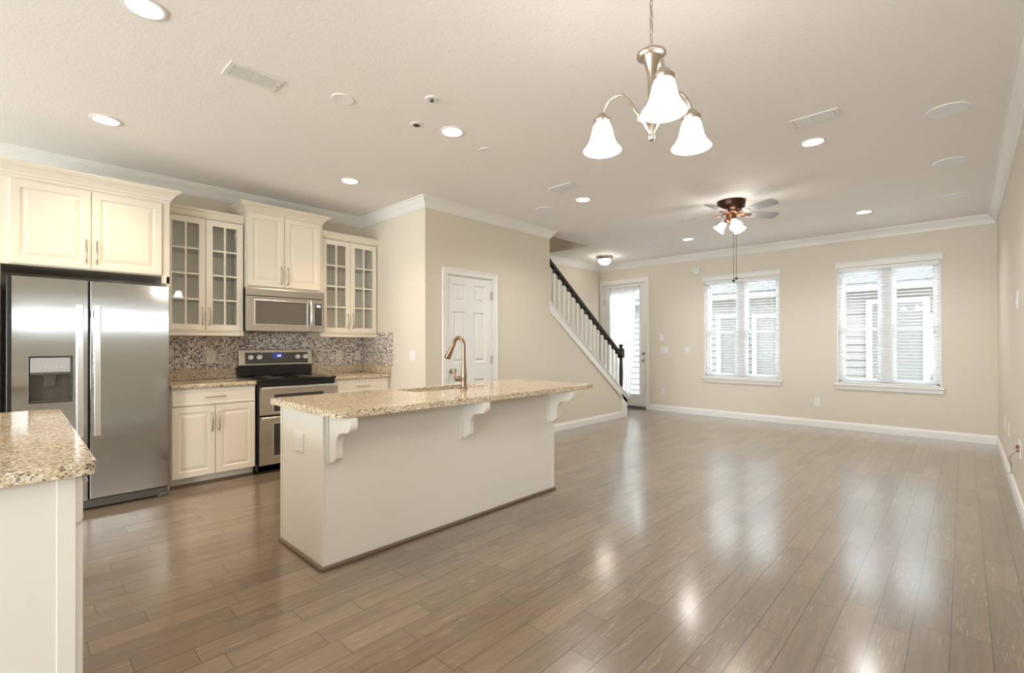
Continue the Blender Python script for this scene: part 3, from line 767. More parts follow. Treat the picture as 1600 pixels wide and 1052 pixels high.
# cabinet above the microwave
r = thing('wall_cabinet', 'tall cream two-door cabinet above the microwave', 'cabinet', (-5.4, 1.99, 1.85))
x = -5.222
B(XK + 0.001, x, 1.603, 2.385, 1.848, 2.615).build('cabinet_body', M['cab'], r)
raised_door(x + 0.001, 1.612, 1.967, 1.866, 2.605, r, 1.938, 1.988, 0.165)
raised_door(x + 0.001, 1.973, 2.352, 1.866, 2.605, r, 2.002, 1.990, 0.165)
add_crown(x, 1.603, 2.385, 2.612, 0.085, 0.075, r, (True, True))
# base cabinets
def base_cabinet(y0, y1, split, label, lo, hi):
    r = thing('base_cabinet', label, 'cabinet', (-5.3, (y0 + y1) / 2, 0))
    B(XK + 0.02, -4.99, y0, y1, 0.085, 0.875).build('cabinet_body', M['cab'], r)
    B(XK + 0.02, -5.055, y0, y1, 0.0, 0.085).build('toe_kick', M['isl'], r)
    B(-5.055, -5.040, y0, y1, 0.0, 0.018).build('shoe_moulding', M['shoe'], r)
    drawer(-4.989, lo, hi, 0.722, 0.862, r)
    raised_door(-4.989, lo, split - 0.002, 0.088, 0.712, r, split - 0.028, 0.565)
    raised_door(-4.989, split + 0.002, hi, 0.088, 0.712, r, split + 0.028, 0.565)
base_cabinet(0.928, 1.612, 1.270, 'cream base cabinet between the refrigerator and the range', 0.937, 1.604)
base_cabinet(2.412, YR - 0.003, 2.757, 'cream base cabinet right of the range, half hidden by the island', 2.440, 3.06)
# countertops with granite upstand
r = thing('countertop', 'speckled granite countertop left of the range', 'countertop', (-5.3, 1.26, 0.876))
B(XK + 0.001, -4.955, 0.926, 1.618, 0.876, 0.914).build('slab', M['granite'], r, bevel=0.012, seg=3)
B(XK + 0.001, XK + 0.022, 0.926, 1.618, 0.915, 1.015).build('upstand', M['granite'], r, bevel=0.003)
r = thing('countertop', 'speckled granite countertop in the corner right of the range', 'countertop', (-5.3, 2.75, 0.876))
B(XK + 0.001, -4.955, 2.408, YR - 0.001, 0.876, 0.914).build('slab', M['granite'], r, bevel=0.012, seg=3)
MB().box(XK + 0.001, XK + 0.022, 2.408, YR - 0.001, 0.915, 1.015).box(XK + 0.022, -4.955, YR - 0.022, YR - 0.001, 0.915, 1.015).build('upstand', M['granite'], r, bevel=0.003)
tag(MB().box(XK + 0.001, XK + 0.008, 0.926, YR - 0.009, 1.0155, 1.351).box(XK + 0.001, XK + 0.008, 1.60, 2.388, 1.351, 1.401).box(XK + 0.001, XK + 0.008, 1.619, 2.407, 0.93, 1.0155).build('tile_backsplash', M['mosaic'], origin=(XK, 2.0, 1.02)), 'brown and white glass mosaic backsplash along the kitchen wall', 'backsplash')
tag(MB().box(XK + 0.009, -4.92, YR - 0.008, YR - 0.0005, 1.0155, 1.352).box(-5.285, -4.92, YR - 0.008, YR - 0.0005, 1.352, 1.41).build('tile_backsplash', M['mosaic'], origin=(-5.2, YR, 1.02)), 'short return of the mosaic backsplash on the side wall, in the kitchen corner', 'backsplash')

# ------------------------------------------------------------------ refrigerator
r = thing('refrigerator', 'stainless side-by-side refrigerator with water dispenser left of the base cabinets', 'refrigerator', (-5.2, 0.44, 0))
B(XK + 0.02, -4.925, -0.045, 0.897, 0.02, 1.765).build('cabinet_body', M['dark'], r, bevel=0.004)
DX = -4.85
def fdoor(y0, y1, holes):
    m = wall_panels('x', DX - 0.068, DX, y0, y1, 0.078, 1.757, holes)
    return m
ld = B(DX - 0.068, DX, -0.018, 0.383, 0.078, 1.757)
dy0, dy1, dz0, dz1 = 0.068, 0.294, 0.846, 1.180
ld = MB().box(DX - 0.068, DX, -0.018, dy0, 0.078, 1.757).box(DX - 0.068, DX, dy1, 0.383, 0.078, 1.757).box(DX - 0.068, DX, dy0, dy1, 0.078, dz0).box(DX - 0.068, DX, dy0, dy1, dz1, 1.757)
ld = ld.build('freezer_door', M['steel'], r)
rd = B(DX - 0.068, DX, 0.397, 0.899, 0.078, 1.757).build('fresh_food_door', M['steel'], r, bevel=0.006, seg=3)
def bar(y, parent):
    m = MB().box(DX + 0.028, DX + 0.048, y - 0.020, y + 0.020, 0.565, 1.570)
    m.box(DX, DX + 0.03, y - 0.012, y + 0.012, 0.60, 0.66).box(DX, DX + 0.03, y - 0.012, y + 0.012, 1.475, 1.535)
    return m.build('handle', M['steelbar'], parent, bevel=0.005, seg=3)
bar(0.338, ld); bar(0.437, rd)
d = MB().loopframe((DX, dy0 - 0.004, dz0 - 0.004), EY, EZ, EX, dy1 - dy0 + 0.008, dz1 - dz0 + 0.008, 0.008, -0.002, 0.003).build('dispenser_bezel', M['dark'], ld, bevel=0.002)
B(DX - 0.03, DX - 0.002, dy0 + 0.006, dy1 - 0.006, 1.063, dz1 - 0.006).build('dispenser_fascia', M['greylight'], ld, bevel=0.004)
m = MB().box(DX - 0.066, DX - 0.064, dy0, dy1, dz0, 1.063).box(DX - 0.066, DX - 0.002, dy0, dy0 + 0.004, dz0, 1.063).box(DX - 0.066, DX - 0.002, dy1 - 0.004, dy1, dz0, 1.063)
m.box(DX - 0.066, DX - 0.002, dy0, dy1, dz0, dz0 + 0.012).box(DX - 0.066, DX - 0.006, dy0, dy1, 1.048, 1.063).build('dispenser_recess', M['grey'], ld)
m = MB().prism([(dy0 + 0.075, 0.955), (dy0 + 0.145, 0.955), (dy0 + 0.138, 1.01), (dy0 + 0.150, 1.047), (dy0 + 0.070, 1.047), (dy0 + 0.082, 1.01)], 'x', DX - 0.058, DX - 0.035).build('paddle', M['grey'], ld, bevel=0.003)
for k in range(5):
    B(DX - 0.0025, DX - 0.0012, dy0 + 0.055 + k * 0.028, dy0 + 0.065 + k * 0.028, 1.098, 1.106).build('button', M['steelbar'], ld)
B(DX + 0.0002, DX + 0.002, 0.765, 0.83, 1.688, 1.700).build('badge', M['steelbar'], rd)
B(-4.92, -4.865, -0.03, 0.89, 0.012, 0.072).build('kick_grille', M['panelgrey'], r, bevel=0.003)
for y in (0.82, -0.02):
    MB().box(-4.90, -4.845, y, y + 0.075, 0.0, 0.035).box(-4.88, -4.852, y + 0.008, y + 0.070, 0.035, 0.070).build('foot', M['panelgrey'], r, bevel=0.006)

# ------------------------------------------------------------------ over-the-range microwave
r = thing('microwave', 'stainless over-the-range microwave mounted under the tall cream cabinet', 'microwave', (-5.4, 1.985, 1.40))
B(XK + 0.01, -5.20, 1.602, 2.386, 1.402, 1.845).build('case', M['dark'], r, bevel=0.003)
vt = MB().prism([(-5.20, 1.765), (-5.166, 1.765), (-5.166, 1.832), (-5.172, 1.843), (-5.20, 1.843)], 'y', 1.588, 2.384).build('vent_hood', M['steel2'], r)
B(-5.1660, -5.1645, 1.97, 2.03, 1.793, 1.801).build('badge', M['steelbar'], vt)
wy0, wy1, wz0, wz1 = 1.668, 2.188, 1.470, 1.715
dr = wall_panels('x', -5.20, -5.166, 1.588, 2.215, 1.405, 1.757, [(wy0, wy1, wz0, wz1)]).build('door', M['steel2'], r)
MB().loopframe((-5.170, wy0 - 0.008, wz0 - 0.008), EY, EZ, EX, wy1 - wy0 + 0.016, wz1 - wz0 + 0.016, 0.012, 0, 0.007).build('window_bezel', M['steelbar'], dr, bevel=0.003)
B(-5.190, -5.172, wy0, wy1, wz0, wz1).build('window', M['mwglass'], dr)
cp = B(-5.20, -5.166, 2.219, 2.384, 1.405, 1.757).build('control_panel', M['steel2'], r)
B(-5.1655, -5.163, 2.277, 2.352, 1.474, 1.712).build('keypad', M['panelgrey'], cp, bevel=0.004)
for i in range(6):
    for j in range(3):
        if i * 3 + j < 18:
            B(-5.163, -5.1622, 2.287 + j * 0.021, 2.300 + j * 0.021, 1.492 + i * 0.026, 1.505 + i * 0.026).build('key', M['grey'], cp)
B(-5.163, -5.162, 2.293, 2.336, 1.675, 1.697).build('display', M['digits'], cp)
pts = [(-5.166, 2.222, 1.745), (-5.145, 2.222, 1.72), (-5.128, 2.222, 1.64), (-5.125, 2.222, 1.58), (-5.128, 2.222, 1.52), (-5.145, 2.222, 1.44), (-5.166, 2.222, 1.415)]
MB().tube(pts, [0.012, 0.014, 0.016, 0.016, 0.016, 0.014, 0.012], 10).build('handle', M['steelbar'], dr, smooth=True)

# ------------------------------------------------------------------ range
r = thing('range', 'stainless double-oven electric range with black glass top under the microwave', 'stove', (-5.25, 2.01, 0))
RY0, RY1 = 1.6225, 2.4045
B(XK + 0.06, -4.965, RY0, RY1, 0.02, 0.905).build('case', M['dark'], r, bevel=0.003)
B(XK + 0.06, -4.925, RY0, RY1, 0.905, 0.928).build('cooktop', M['blackglass'], r, bevel=0.006, seg=3)
for cx, cy, rr in ((-5.12, 1.83, 0.10), (-5.12, 2.20, 0.115), (-5.38, 1.82, 0.085), (-5.38, 2.20, 0.085)):
    MB().lathe([(rr - 0.003, 0.0), (rr - 0.003, 0.0006), (rr, 0.0006), (rr, 0.0), (rr - 0.003, 0.0)], (cx, cy, 0.9283), 40).build('burner_ring', M['panelgrey'], r)
bgd = MB().box(XK + 0.012, XK + 0.085, RY0 + 0.004, RY1 - 0.004, 0.93, 1.045).build('backguard', M['dark'], r, bevel=0.004)
fas = MB().prism([(XK + 0.012, 1.040), (XK + 0.100, 1.040), (XK + 0.080, 1.212), (XK + 0.012, 1.212)], 'y', RY0 + 0.004, RY1 - 0.004).build('control_console', M['steel2'], r, bevel=0.006)
tl = Vector((-0.020, 0, 0.172)).normalized(); nn = Vector((0.172, 0, 0.020)).normalized()
po = Vector((XK + 0.100, 0, 1.040))
MB().obox(po, EY, tl, nn, 1.686, 2.348, 0.018, 0.140, 0, 0.003).build('control_panel', M['panelgrey'], fas, bevel=0.004)
MB().obox(po, EY, tl, nn, 1.966, 2.068, 0.080, 0.132, 0.003, 0.004).build('display', M['blue'], fas)
for k in range(3):
    MB().obox(po, EY, tl, nn, 2.015 + k * 0.013, 2.023 + k * 0.013, 0.092, 0.112, 0.004, 0.0047).build('digit', M['digits'], fas)
for ky in (1.738, 1.826, 2.232, 2.316):
    c = po + Vector((0, ky, 0)) + tl * 0.088 + nn * 0.003
    kb = MB().lathe([(0.030, 0), (0.030, 0.006), (0.026, 0.010), (0.025, 0.026), (0.020, 0.030), (0, 0.030)], c, 24, nn).build('knob', M['knob'], fas, smooth=True)
    MB().lathe([(0.034, 0), (0.034, 0.003), (0.028, 0.004)], c, 24, nn).build('knob_ring', M['dark'], kb)
for k in range(18):
    a, b_ = k % 9, k // 9
    yy = 1.875 + a * 0.010 if a < 4 else 2.08 + (a - 4) * 0.026
    MB().obox(po, EY, tl, nn, yy, yy + 0.007, 0.050 + b_ * 0.045, 0.058 + b_ * 0.045, 0.003, 0.0036).build('key', M['grey'], fas)
OX = -4.940
def oven(z0, z1, w0, w1, hz, nm):
    m = wall_panels('x', OX - 0.04, OX, RY0 + 0.012, RY1 - 0.004, z0, z1, [(1.763, 2.272, w0, w1)])
    d = m.build(nm, M['steel2'], r)
    MB().loopframe((OX - 0.004, 1.755, w0 - 0.008), EY, EZ, EX, 2.272 - 1.763 + 0.016, w1 - w0 + 0.016, 0.012, 0, 0.007).build('window_bezel', M['steelbar'], d, bevel=0.002)
    B(OX - 0.03, OX - 0.006, 1.763, 2.272, w0, w1).build('window', M['ovenglass'], d)
    h = MB().box(OX + 0.030, OX + 0.050, RY0 + 0.016, RY1 - 0.006, hz - 0.017, hz + 0.017)
    for yy in (RY0 + 0.03, RY1 - 0.05): h.box(OX - 0.001, OX + 0.031, yy, yy + 0.03, hz - 0.012, hz + 0.012)
    h.build('handle', M['steelbar'], d, bevel=0.006, seg=3)
oven(0.575, 0.845, 0.60, 0.775, 0.832, 'upper_oven_door')
oven(0.085, 0.558, 0.165, 0.485, 0.540, 'lower_oven_door')
B(-5.0, -4.965, RY0 + 0.01, RY1 - 0.005, 0.0, 0.08).build('kick_plate', M['dark'], r)

# ------------------------------------------------------------------ island
IX0, IX1, IY0, IY1 = -3.200, -2.596, 1.188, 3.245
r = thing('kitchen_island', 'ivory panelled kitchen island with corbels under its granite top', 'island', ((IX0 + IX1) / 2, (IY0 + IY1) / 2, 0))
MB().box(IX0 + 0.02, IX1 - 0.012, IY0 + 0.012, 1.99, 0.02, 0.875).box(IX0 + 0.02, IX1 - 0.012, 2.80, IY1 - 0.012, 0.02, 0.875).box(IX0 + 0.02, IX1 - 0.012, 1.99, 2.80, 0.02, 0.66).box(-2.85, IX1 - 0.012, 1.99, 2.80, 0.66, 0.875).build('cabinet_body', M['isl'], r)
B(IX1 - 0.012, IX1, IY0 + 0.013, IY1, 0.02, 0.875).build('front_panel', M['isl'], r)
B(IX0 + 0.005, IX1 - 0.001, IY0, IY0 + 0.012, 0.02, 0.875).build('end_panel', M['isl'], r)
B(IX0, IX0 + 0.03, IY0 - 0.004, IY0 + 0.012, 0.0, 0.875).build('stile', M['isl'], r)
B(IX1 - 0.03, IX1 + 0.004, IY1 - 0.022, IY1 + 0.004, 0.02, 0.875).build('stile', M['isl'], r)
MB().box(IX1, IX1 + 0.016, IY0 - 0.014, IY1 + 0.012, 0.0, 0.022).box(IX0 - 0.002, IX1, IY0 - 0.016, IY0, 0.0, 0.022).box(IX0 - 0.002, IX1 + 0.014, IY1 + 0.004, IY1 + 0.02, 0.0, 0.022).build('shoe_moulding', M['shoe'], r, bevel=0.006)
for k, (a, b_) in enumerate(((1.235, 1.70), (1.705, 1.985), (2.00, 2.40), (2.405, 2.80), (2.805, 3.2))):
    MB().rings((IX0 + 0.02, b_, 0.12), (0, -1, 0), EZ, (-1, 0, 0), b_ - a, 0.73, RAISED).build('door', M['cab'], r)
# corbels: scrolled bracket in the x-z plane
def corbel(y):
    L, H = 0.245, 0.272; zt = 0.874
    pts = [(0, 0), (L, 0), (L, -0.030)]
    for k in range(9):                                  # convex nose
        a = k / 8 * PI * 0.5
        pts.append((L - 0.055 + 0.055 * math.cos(a), -0.035 - 0.050 * math.sin(a)))
    pts += [(L - 0.080, -0.087)]
    for k in range(9):                                  # concave sweep
        a = k / 8 * PI * 0.5
        pts.append((L - 0.090 - 0.075 * math.sin(a), -0.167 + 0.075 * math.cos(a)))
    pts += [(0.078, -0.185), (0.080, -0.215), (0.074, -0.240), (0.056, -0.258), (0.030, -H), (0, -H)]
    poly = [(IX1 + 0.012 + p[0], zt + p[1]) for p in pts]
    c = MB().prism(poly, 'y', y - 0.022, y + 0.022).build('corbel', M['isl'], r, bevel=0.003)
    B(IX1 + 0.0005, IX1 + 0.012, y - 0.034, y + 0.034, zt - H - 0.008, zt).build('back_plate', M['isl'], c, bevel=0.003)
for y in (1.240, 2.215, 3.195): corbel(y)
B(IX1 - 0.0005, IX1 + 0.003, IY0 + 0.018, IY0 + 0.026, 0.855, 0.863).build('screw_cap', M['dark'], r)
# island top with sink cut-out
cx0, cx1, cy0, cy1 = -3.185, -2.900, 2.035, 2.765
tag(slab_with_hole(rrect(-3.300, -2.345, 1.150, 3.515, (0.05, 0.03, 0.03, 0.05)), rrect(cx0, cx1, cy0, cy1, 0.03, 3), 0.876, 0.914)
    .build('island_countertop', M['granite'], bevel=0.013, seg=3, origin=(-2.82, 2.33, 0.876)), 'long speckled granite countertop on the island, with sink cut-out', 'countertop')
r = thing('sink', 'stainless undermount sink set into the island countertop', 'sink', (-3.04, 2.4, 0.69))
m = MB(); t = 0.004; sx0, sx1, sy0, sy1 = cx0 - 0.006, cx1 + 0.006, cy0 - 0.006, cy1 + 0.006
m.box(sx0, sx1, sy0, sy1, 0.69, 0.69 + t).box(sx0, sx0 + t, sy0, sy1, 0.69, 0.8755).box(sx1 - t, sx1, sy0, sy1, 0.69, 0.8755).box(sx0, sx1, sy0, sy0 + t, 0.69, 0.8755).box(sx0, sx1, sy1 - t, sy1, 0.69, 0.8755)
m.build('basin', M['steelbar'], r)
MB().lathe([(0.0, 0.002), (0.03, 0.002), (0.042, 0.004), (0.045, 0.0)], (-3.04, 2.4, 0.694), 20).build('drain', M['nickel'], r, smooth=True)
r = thing('faucet', 'antique bronze gooseneck faucet standing at the island sink', 'faucet', (-2.835, 2.425, 0.914))
fx, fy = -2.835, 2.425
MB().lathe([(0.0, 0.0), (0.029, 0.0), (0.029, 0.005), (0.024, 0.012), (0.0215, 0.03), (0.021, 0.06), (0.023, 0.085), (0.023, 0.11), (0.0195, 0.135), (0.0170, 0.17), (0.0155, 0.20), (0.0, 0.20)], (fx, fy, 0.914), 20).build('body', M['bronze'], r, smooth=True)
du = Vector((-0.99, -0.14, 0))
pts = [Vector((fx, fy, 0.914 + z)) for z in (0.19, 0.25, 0.30, 0.335)]
for k in range(1, 11):
    a = k / 10 * PI * 0.93
    pts.append(Vector((fx, fy, 0.914 + 0.335)) + du * (0.054 * (1 - math.cos(a))) + Vector((0, 0, 0.068 * math.sin(a))))
MB().tube(pts, 0.0148, 12).build('spout', M['bronze'], r, smooth=True)
e = pts[-1]; dd = (pts[-1] - pts[-2]).normalized() + du * 0.32
MB().lathe([(0.0150, -0.004), (0.016, 0.0), (0.016, 0.025), (0.0185, 0.05), (0.024, 0.108), (0.0255, 0.124), (0.022, 0.130), (0.0, 0.130)], e, 16, dd).build('spray_head', M['bronze'], r, smooth=True)
h = MB().lathe([(0.0, -0.005), (0.019, -0.005), (0.0195, 0.03), (0.021, 0.05), (0.018, 0.066), (0.0, 0.070)], (fx, fy, 0.994), 16, (-0.45, -0.89, 0.06)).build('handle_hub', M['bronze'], r, smooth=True)
hp = Vector((fx, fy, 0.994)) + Vector((-0.45, -0.89, 0.06)).normalized() * 0.060
MB().tube([hp + Vector((0, 0, -0.008)), hp + Vector((-0.012, -0.014, 0.02)), hp + Vector((-0.012, -0.012, 0.05)), hp + Vector((-0.004, -0.004, 0.082))], [0.011, 0.010, 0.008, 0.005], 10).build('lever', M['bronze'], h, smooth=True)

# ------------------------------------------------------------------ peninsula in the left foreground
r = thing('base_cabinet', 'ivory base cabinet in the left foreground with its end panel facing out', 'cabinet', (-2.75, -0.18, 0))
PX0, PX1 = -3.575, -1.945
B(PX0, PX1 - 0.013, -0.50, 0.122, 0.10, 0.875).build('cabinet_body', M['isl'], r)
B(PX0, PX1 - 0.013, -0.50, 0.05, 0.0, 0.10).build('toe_kick', M['isl'], r)
B(PX1 - 0.013, PX1, -0.50, 0.105, 0.0, 0.875).build('end_panel', M['isl'], r)
B(PX1 - 0.016, PX1 + 0.004, 0.085, 0.128, 0.0, 0.875).build('stile', M['isl'], r, bevel=0.002)
wq = (PX1 - 0.002 - PX0 - 0.012) / 3
for k in range(3):
    a = PX1 - 0.002 - k * (wq + 0.004)
    dd_ = MB().rings((a, 0.124, 0.728), (-1, 0, 0), EZ, EY, wq, 0.135, [(0, 0), (0, 0.012), (0.006, 0.020), (0.018, 0.021), (0.024, 0.018), (0.030, 0.018)]).build('drawer', M['isl'], r)
    pull((a - wq / 2, 0.142, 0.795), EX, EY, 0.14, dd_)
    dd_ = MB().rings((a, 0.124, 0.108), (-1, 0, 0), EZ, EY, wq, 0.610, RAISED).build('door', M['isl'], r)
    pull((a - 0.03 if k % 2 else a - wq + 0.03, 0.144, 0.58), EZ, EY, 0.15, dd_)
tag(slab_with_hole(rrect(-3.62, -1.895, -0.53, 0.172, (0.035, 0.07, 0.03, 0.03)), None, 0.876, 0.914).build('peninsula_countertop', M['granite'], bevel=0.013, seg=3, origin=(-2.75, -0.18, 0.876)),
    'glossy granite countertop in the left foreground, mirroring the refrigerator', 'countertop')

# ------------------------------------------------------------------ wall plates (local +x is out of the wall)
def plate_thing(name, label, cat, loc, rz, w, h, kind, m=None, group=None):
    r = thing(name, label, cat, loc, rz, {'outlet': 'wall outlets', 'light_switch': 'wall switches'}.get(name))
    m = m or M['plate']
    B(0, 0.006, -w / 2, w / 2, -h / 2, h / 2).build('cover_plate', m, r, local=True, bevel=0.002)
    if kind == 'outlet':
        for z in (-0.021, 0.021):
            q = B(0.006, 0.008, -0.016, 0.016, z - 0.014, z + 0.014).build('receptacle', m, r, local=True, bevel=0.003)
            MB().box(0.008, 0.0083, -0.007, -0.005, z - 0.002, z + 0.007).box(0.008, 0.0083, 0.005, 0.007, z - 0.002, z + 0.007).build('slots', M['hole'], q, local=True)
    elif kind.startswith('rocker'):
        n = int(kind[6:] or 1)
        for k in range(n):
            c = (k - (n - 1) / 2) * 0.046
            MB().prism([(0.006, -0.033), (0.012, -0.033), (0.008, 0.033), (0.006, 0.033)], 'y', c - 0.016, c + 0.016).build('rocker', m, r, local=True, bevel=0.001)
    elif kind == 'horizontal':
        B(0.006, 0.009, -w * 0.28, w * 0.28, -h * 0.26, h * 0.26).build('receptacle', m, r, local=True, bevel=0.002)
    return r
NX, NYm = 0.0, -PI / 2          # facing +x ; facing -y
tx = XK + 0.008
plate_thing('outlet', 'almond outlet on the mosaic backsplash left of the range', 'outlet', (tx, 1.39, 1.139), 0, 0.085, 0.125, 'outlet', M['almond'])
plate_thing('outlet', 'almond outlet on the mosaic backsplash just right of the range', 'outlet', (tx, 2.77, 1.126), 0, 0.075, 0.12, 'outlet', M['almond'])
plate_thing('light_switch', 'almond switch on the mosaic backsplash near the corner', 'switch', (tx, 3.02, 1.125), 0, 0.075, 0.12, 'rocker1', M['almond'])
plate_thing('light_switch', 'white double switch on the side wall left of the pantry door', 'switch', (-4.511, YR, 1.137), NYm, 0.115, 0.12, 'rocker2')
plate_thing('outlet', 'white outlet on the end panel of the island', 'outlet', (-2.908, IY0 - 0.0005, 0.678), NYm, 0.115, 0.115, 'horizontal')
plate_thing('light_switch', 'white single dimmer beside the entry door, above the triple switch', 'switch', (-4.135, YB, 1.385), NYm, 0.075, 0.12, 'rocker1')
plate_thing('light_switch', 'white triple switch plate beside the entry door', 'switch', (-4.083, YB, 1.145), NYm, 0.165, 0.12, 'rocker3')
plate_thing('light_switch', 'white single switch between the triple switch and the left window', 'switch', (-3.640, YB, 1.150), NYm, 0.075, 0.12, 'rocker1')
plate_thing('outlet', 'white outlet low on the window wall by the entry door', 'outlet', (-4.118, YB, 0.365), NYm, 0.075, 0.12, 'outlet')
plate_thing('outlet', 'white outlet low on the window wall between the two windows', 'outlet', (-1.62, YB, 0.378), NYm, 0.075, 0.12, 'outlet')
plate_thing('outlet', 'white outlet low on the right wall, nearest the corner', 'outlet', (XR, 7.0, 0.46), PI, 0.075, 0.12, 'outlet')
plate_thing('cover_plate', 'blank white plate low on the right wall, second from the corner', 'wall plate', (XR, 6.45, 0.455), PI, 0.075, 0.12, 'blank')
plate_thing('light_switch', 'white switch plate high on the right wall', 'switch', (XR, 5.36, 1.60), PI, 0.09, 0.14, 'rocker1')
r = plate_thing('media_plate', 'white media plate with red jacks low on the right wall', 'wall plate', (XR, 5.22, 0.47), PI, 0.115, 0.125, 'blank')
for y, z in ((0.02, -0.015), (0.02, 0.022), (-0.02, 0.003)):
    MB().lathe([(0.008, 0.0), (0.008, 0.018), (0.004, 0.02), (0.0, 0.02)], (0.006, y, z), 10, (1, 0, 0)).build('jack', M['red'], r, local=True)
tag(MB().tube([(XR - 0.022, 5.20, 0.452), (XR - 0.05, 5.28, 0.40), (XR - 0.045, 5.5, 0.33), (XR - 0.02, 5.75, 0.26), (XR - 0.012, 6.0, 0.13), (XR - 0.03, 6.12, 0.10)], 0.004, 8).build('cable', M['wire'], smooth=True, origin=(XR - 0.03, 5.7, 0.1)), 'thin grey cable drooping from the media plate on the right wall', 'cable')
r = thing('smoke_detector', 'round white detector high on the window wall', 'detector', (-3.459, YB, 2.567), NYm)
MB().lathe([(0.068, 0), (0.068, 0.018), (0.058, 0.032), (0.03, 0.038), (0, 0.038)], (0, 0, 0), 28, (1, 0, 0)).build('housing', M['plate'], r, local=True, smooth=True)
MB().lathe([(0.012, 0.038), (0.012, 0.041), (0, 0.041)], (0, 0, 0), 12, (1, 0, 0)).build('button', M['almond'], r, local=True)

# ------------------------------------------------------------------ ceiling fittings
def recessed(label, loc, warm):
    r = thing('recessed_light', label, 'ceiling light', (loc[0], loc[1], ZC), group='recessed ceiling lights')
    MB().lathe([(0.092, 0.0), (0.092, -0.004), (0.086, -0.007), (0.074, -0.006), (0.070, 0.0)], (0, 0, 0), 36).build('trim_ring', M['plate'], r, local=True, smooth=True)
    MB().lathe([(0.0, -0.004), (0.045, -0.0035), (0.072, -0.002), (0.072, 0.0)], (0, 0, 0), 32).build('lens', M['lensK'] if warm else M['lensL'], r, local=True, smooth=True)
    l = bpy.data.lights.new('can_lamp', 'SPOT'); l.energy = CAN_K if warm else CAN_L; l.color = WARM if warm else NEUT
    l.spot_size = math.radians(116 if warm else 150); l.spot_blend = 1.0; l.shadow_soft_size = 0.07
    o = bpy.data.objects.new('can_lamp', l); COL.objects.link(o); o.parent = r; o.location = (0, 0, -0.03)
    return r
for lb, lc, wm in (
    ('recessed light at the top left, cut by the photo edge', (-2.83, 0.425), True),
    ('recessed light over the floor in front of the refrigerator', (-4.45, 0.447), True),
    ('recessed light over the island, beside the sprinkler', (-2.805, 2.288), True),
    ('recessed light in front of the corner cabinet, nearest the kitchen crown moulding', (-4.378, 2.277), True),
    ('recessed light beside the long vent, right of the chandelier', (-0.869, 4.406), False),
    ('recessed light beside the small vent, near the pantry wall', (-3.073, 4.376), False),
    ('recessed light in front of the right window, beyond the fan', (-0.880, 7.185), False),
    ('recessed light in front of the left window, left of the fan', (-3.076, 7.167), False)):
    recessed(lb, lc, wm)
def disc(name, label, cat, x, y, rad, th, m, group=None):
    r = MB().lathe([(rad, 0.0), (rad, -th * 0.6), (rad * 0.96, -th), (rad * 0.9, -th * 0.9), (0, -th * 0.85)], (0, 0, 0), 36).build(name, m, local=True, smooth=True)
    r.location = (x, y, ZC); return tag(r, label, cat, group)
for lb, x, y in (('white in-ceiling speaker nearest the camera on the right, above the right wall', -0.078, 4.446),
                 ('white in-ceiling speaker in the middle of the row along the right wall', -0.085, 5.73),
                 ('white in-ceiling speaker farthest along the right wall, by the corner', -0.065, 7.09),
                 ('white in-ceiling speaker near the pantry wall, beside the small vent', -3.624, 4.382),
                 ('white in-ceiling speaker beyond the stair opening, left of the fan', -3.643, 7.067)):
    disc('ceiling_speaker', lb, 'speaker', x, y, 0.118, 0.007, M['speaker'], 'in-ceiling speakers')
disc('cover_plate', 'round blank ceiling plate between the kitchen vent and the sprinkler', 'ceiling plate', -2.947, 1.483, 0.070, 0.006, M['ceil'])
disc('cover_plate', 'small round blank ceiling plate beside the island recessed light', 'ceiling plate', -2.873, 2.701, 0.055, 0.006, M['plate'])
r = thing('sprinkler', 'white pendent sprinkler hanging from the ceiling above the island', 'sprinkler', (-2.524, 1.889, ZC), 0, 'ceiling sprinklers')
MB().lathe([(0.045, 0.0), (0.042, -0.007), (0.022, -0.010), (0.012, -0.006)], (0, 0, 0), 24).build('escutcheon', M['plate'], r, local=True, smooth=True)
MB().tube([(0.012, 0, -0.004), (0.016, 0, -0.02), (0.0, 0, -0.036)], 0.003, 6).tube([(-0.012, 0, -0.004), (-0.016, 0, -0.02), (0.0, 0, -0.036)], 0.003, 6).lathe([(0.004, 0), (0.004, -0.036)], (0, 0, 0), 8).build('frame', M['dark'], r, local=True)
MB().lathe([(0.0, -0.038), (0.018, -0.037), (0.018, -0.035), (0.0, -0.035)], (0, 0, 0), 18).build('deflector', M['plate'], r, local=True)
r = thing('sprinkler', 'dark recessed sprinkler in a round ceiling cup left of the island light', 'sprinkler', (-2.906, 2.035, ZC), 0, 'ceiling sprinklers')
MB().lathe([(0.048, 0.0), (0.046, -0.004), (0.038, -0.005)], (0, 0, 0), 24).build('ring', M['plate'], r, local=True)
MB().lathe([(0.038, -0.002), (0.030, -0.004), (0.014, -0.008), (0.0, -0.008)], (0, 0, 0), 20).build('cup', M['hole'], r, local=True)
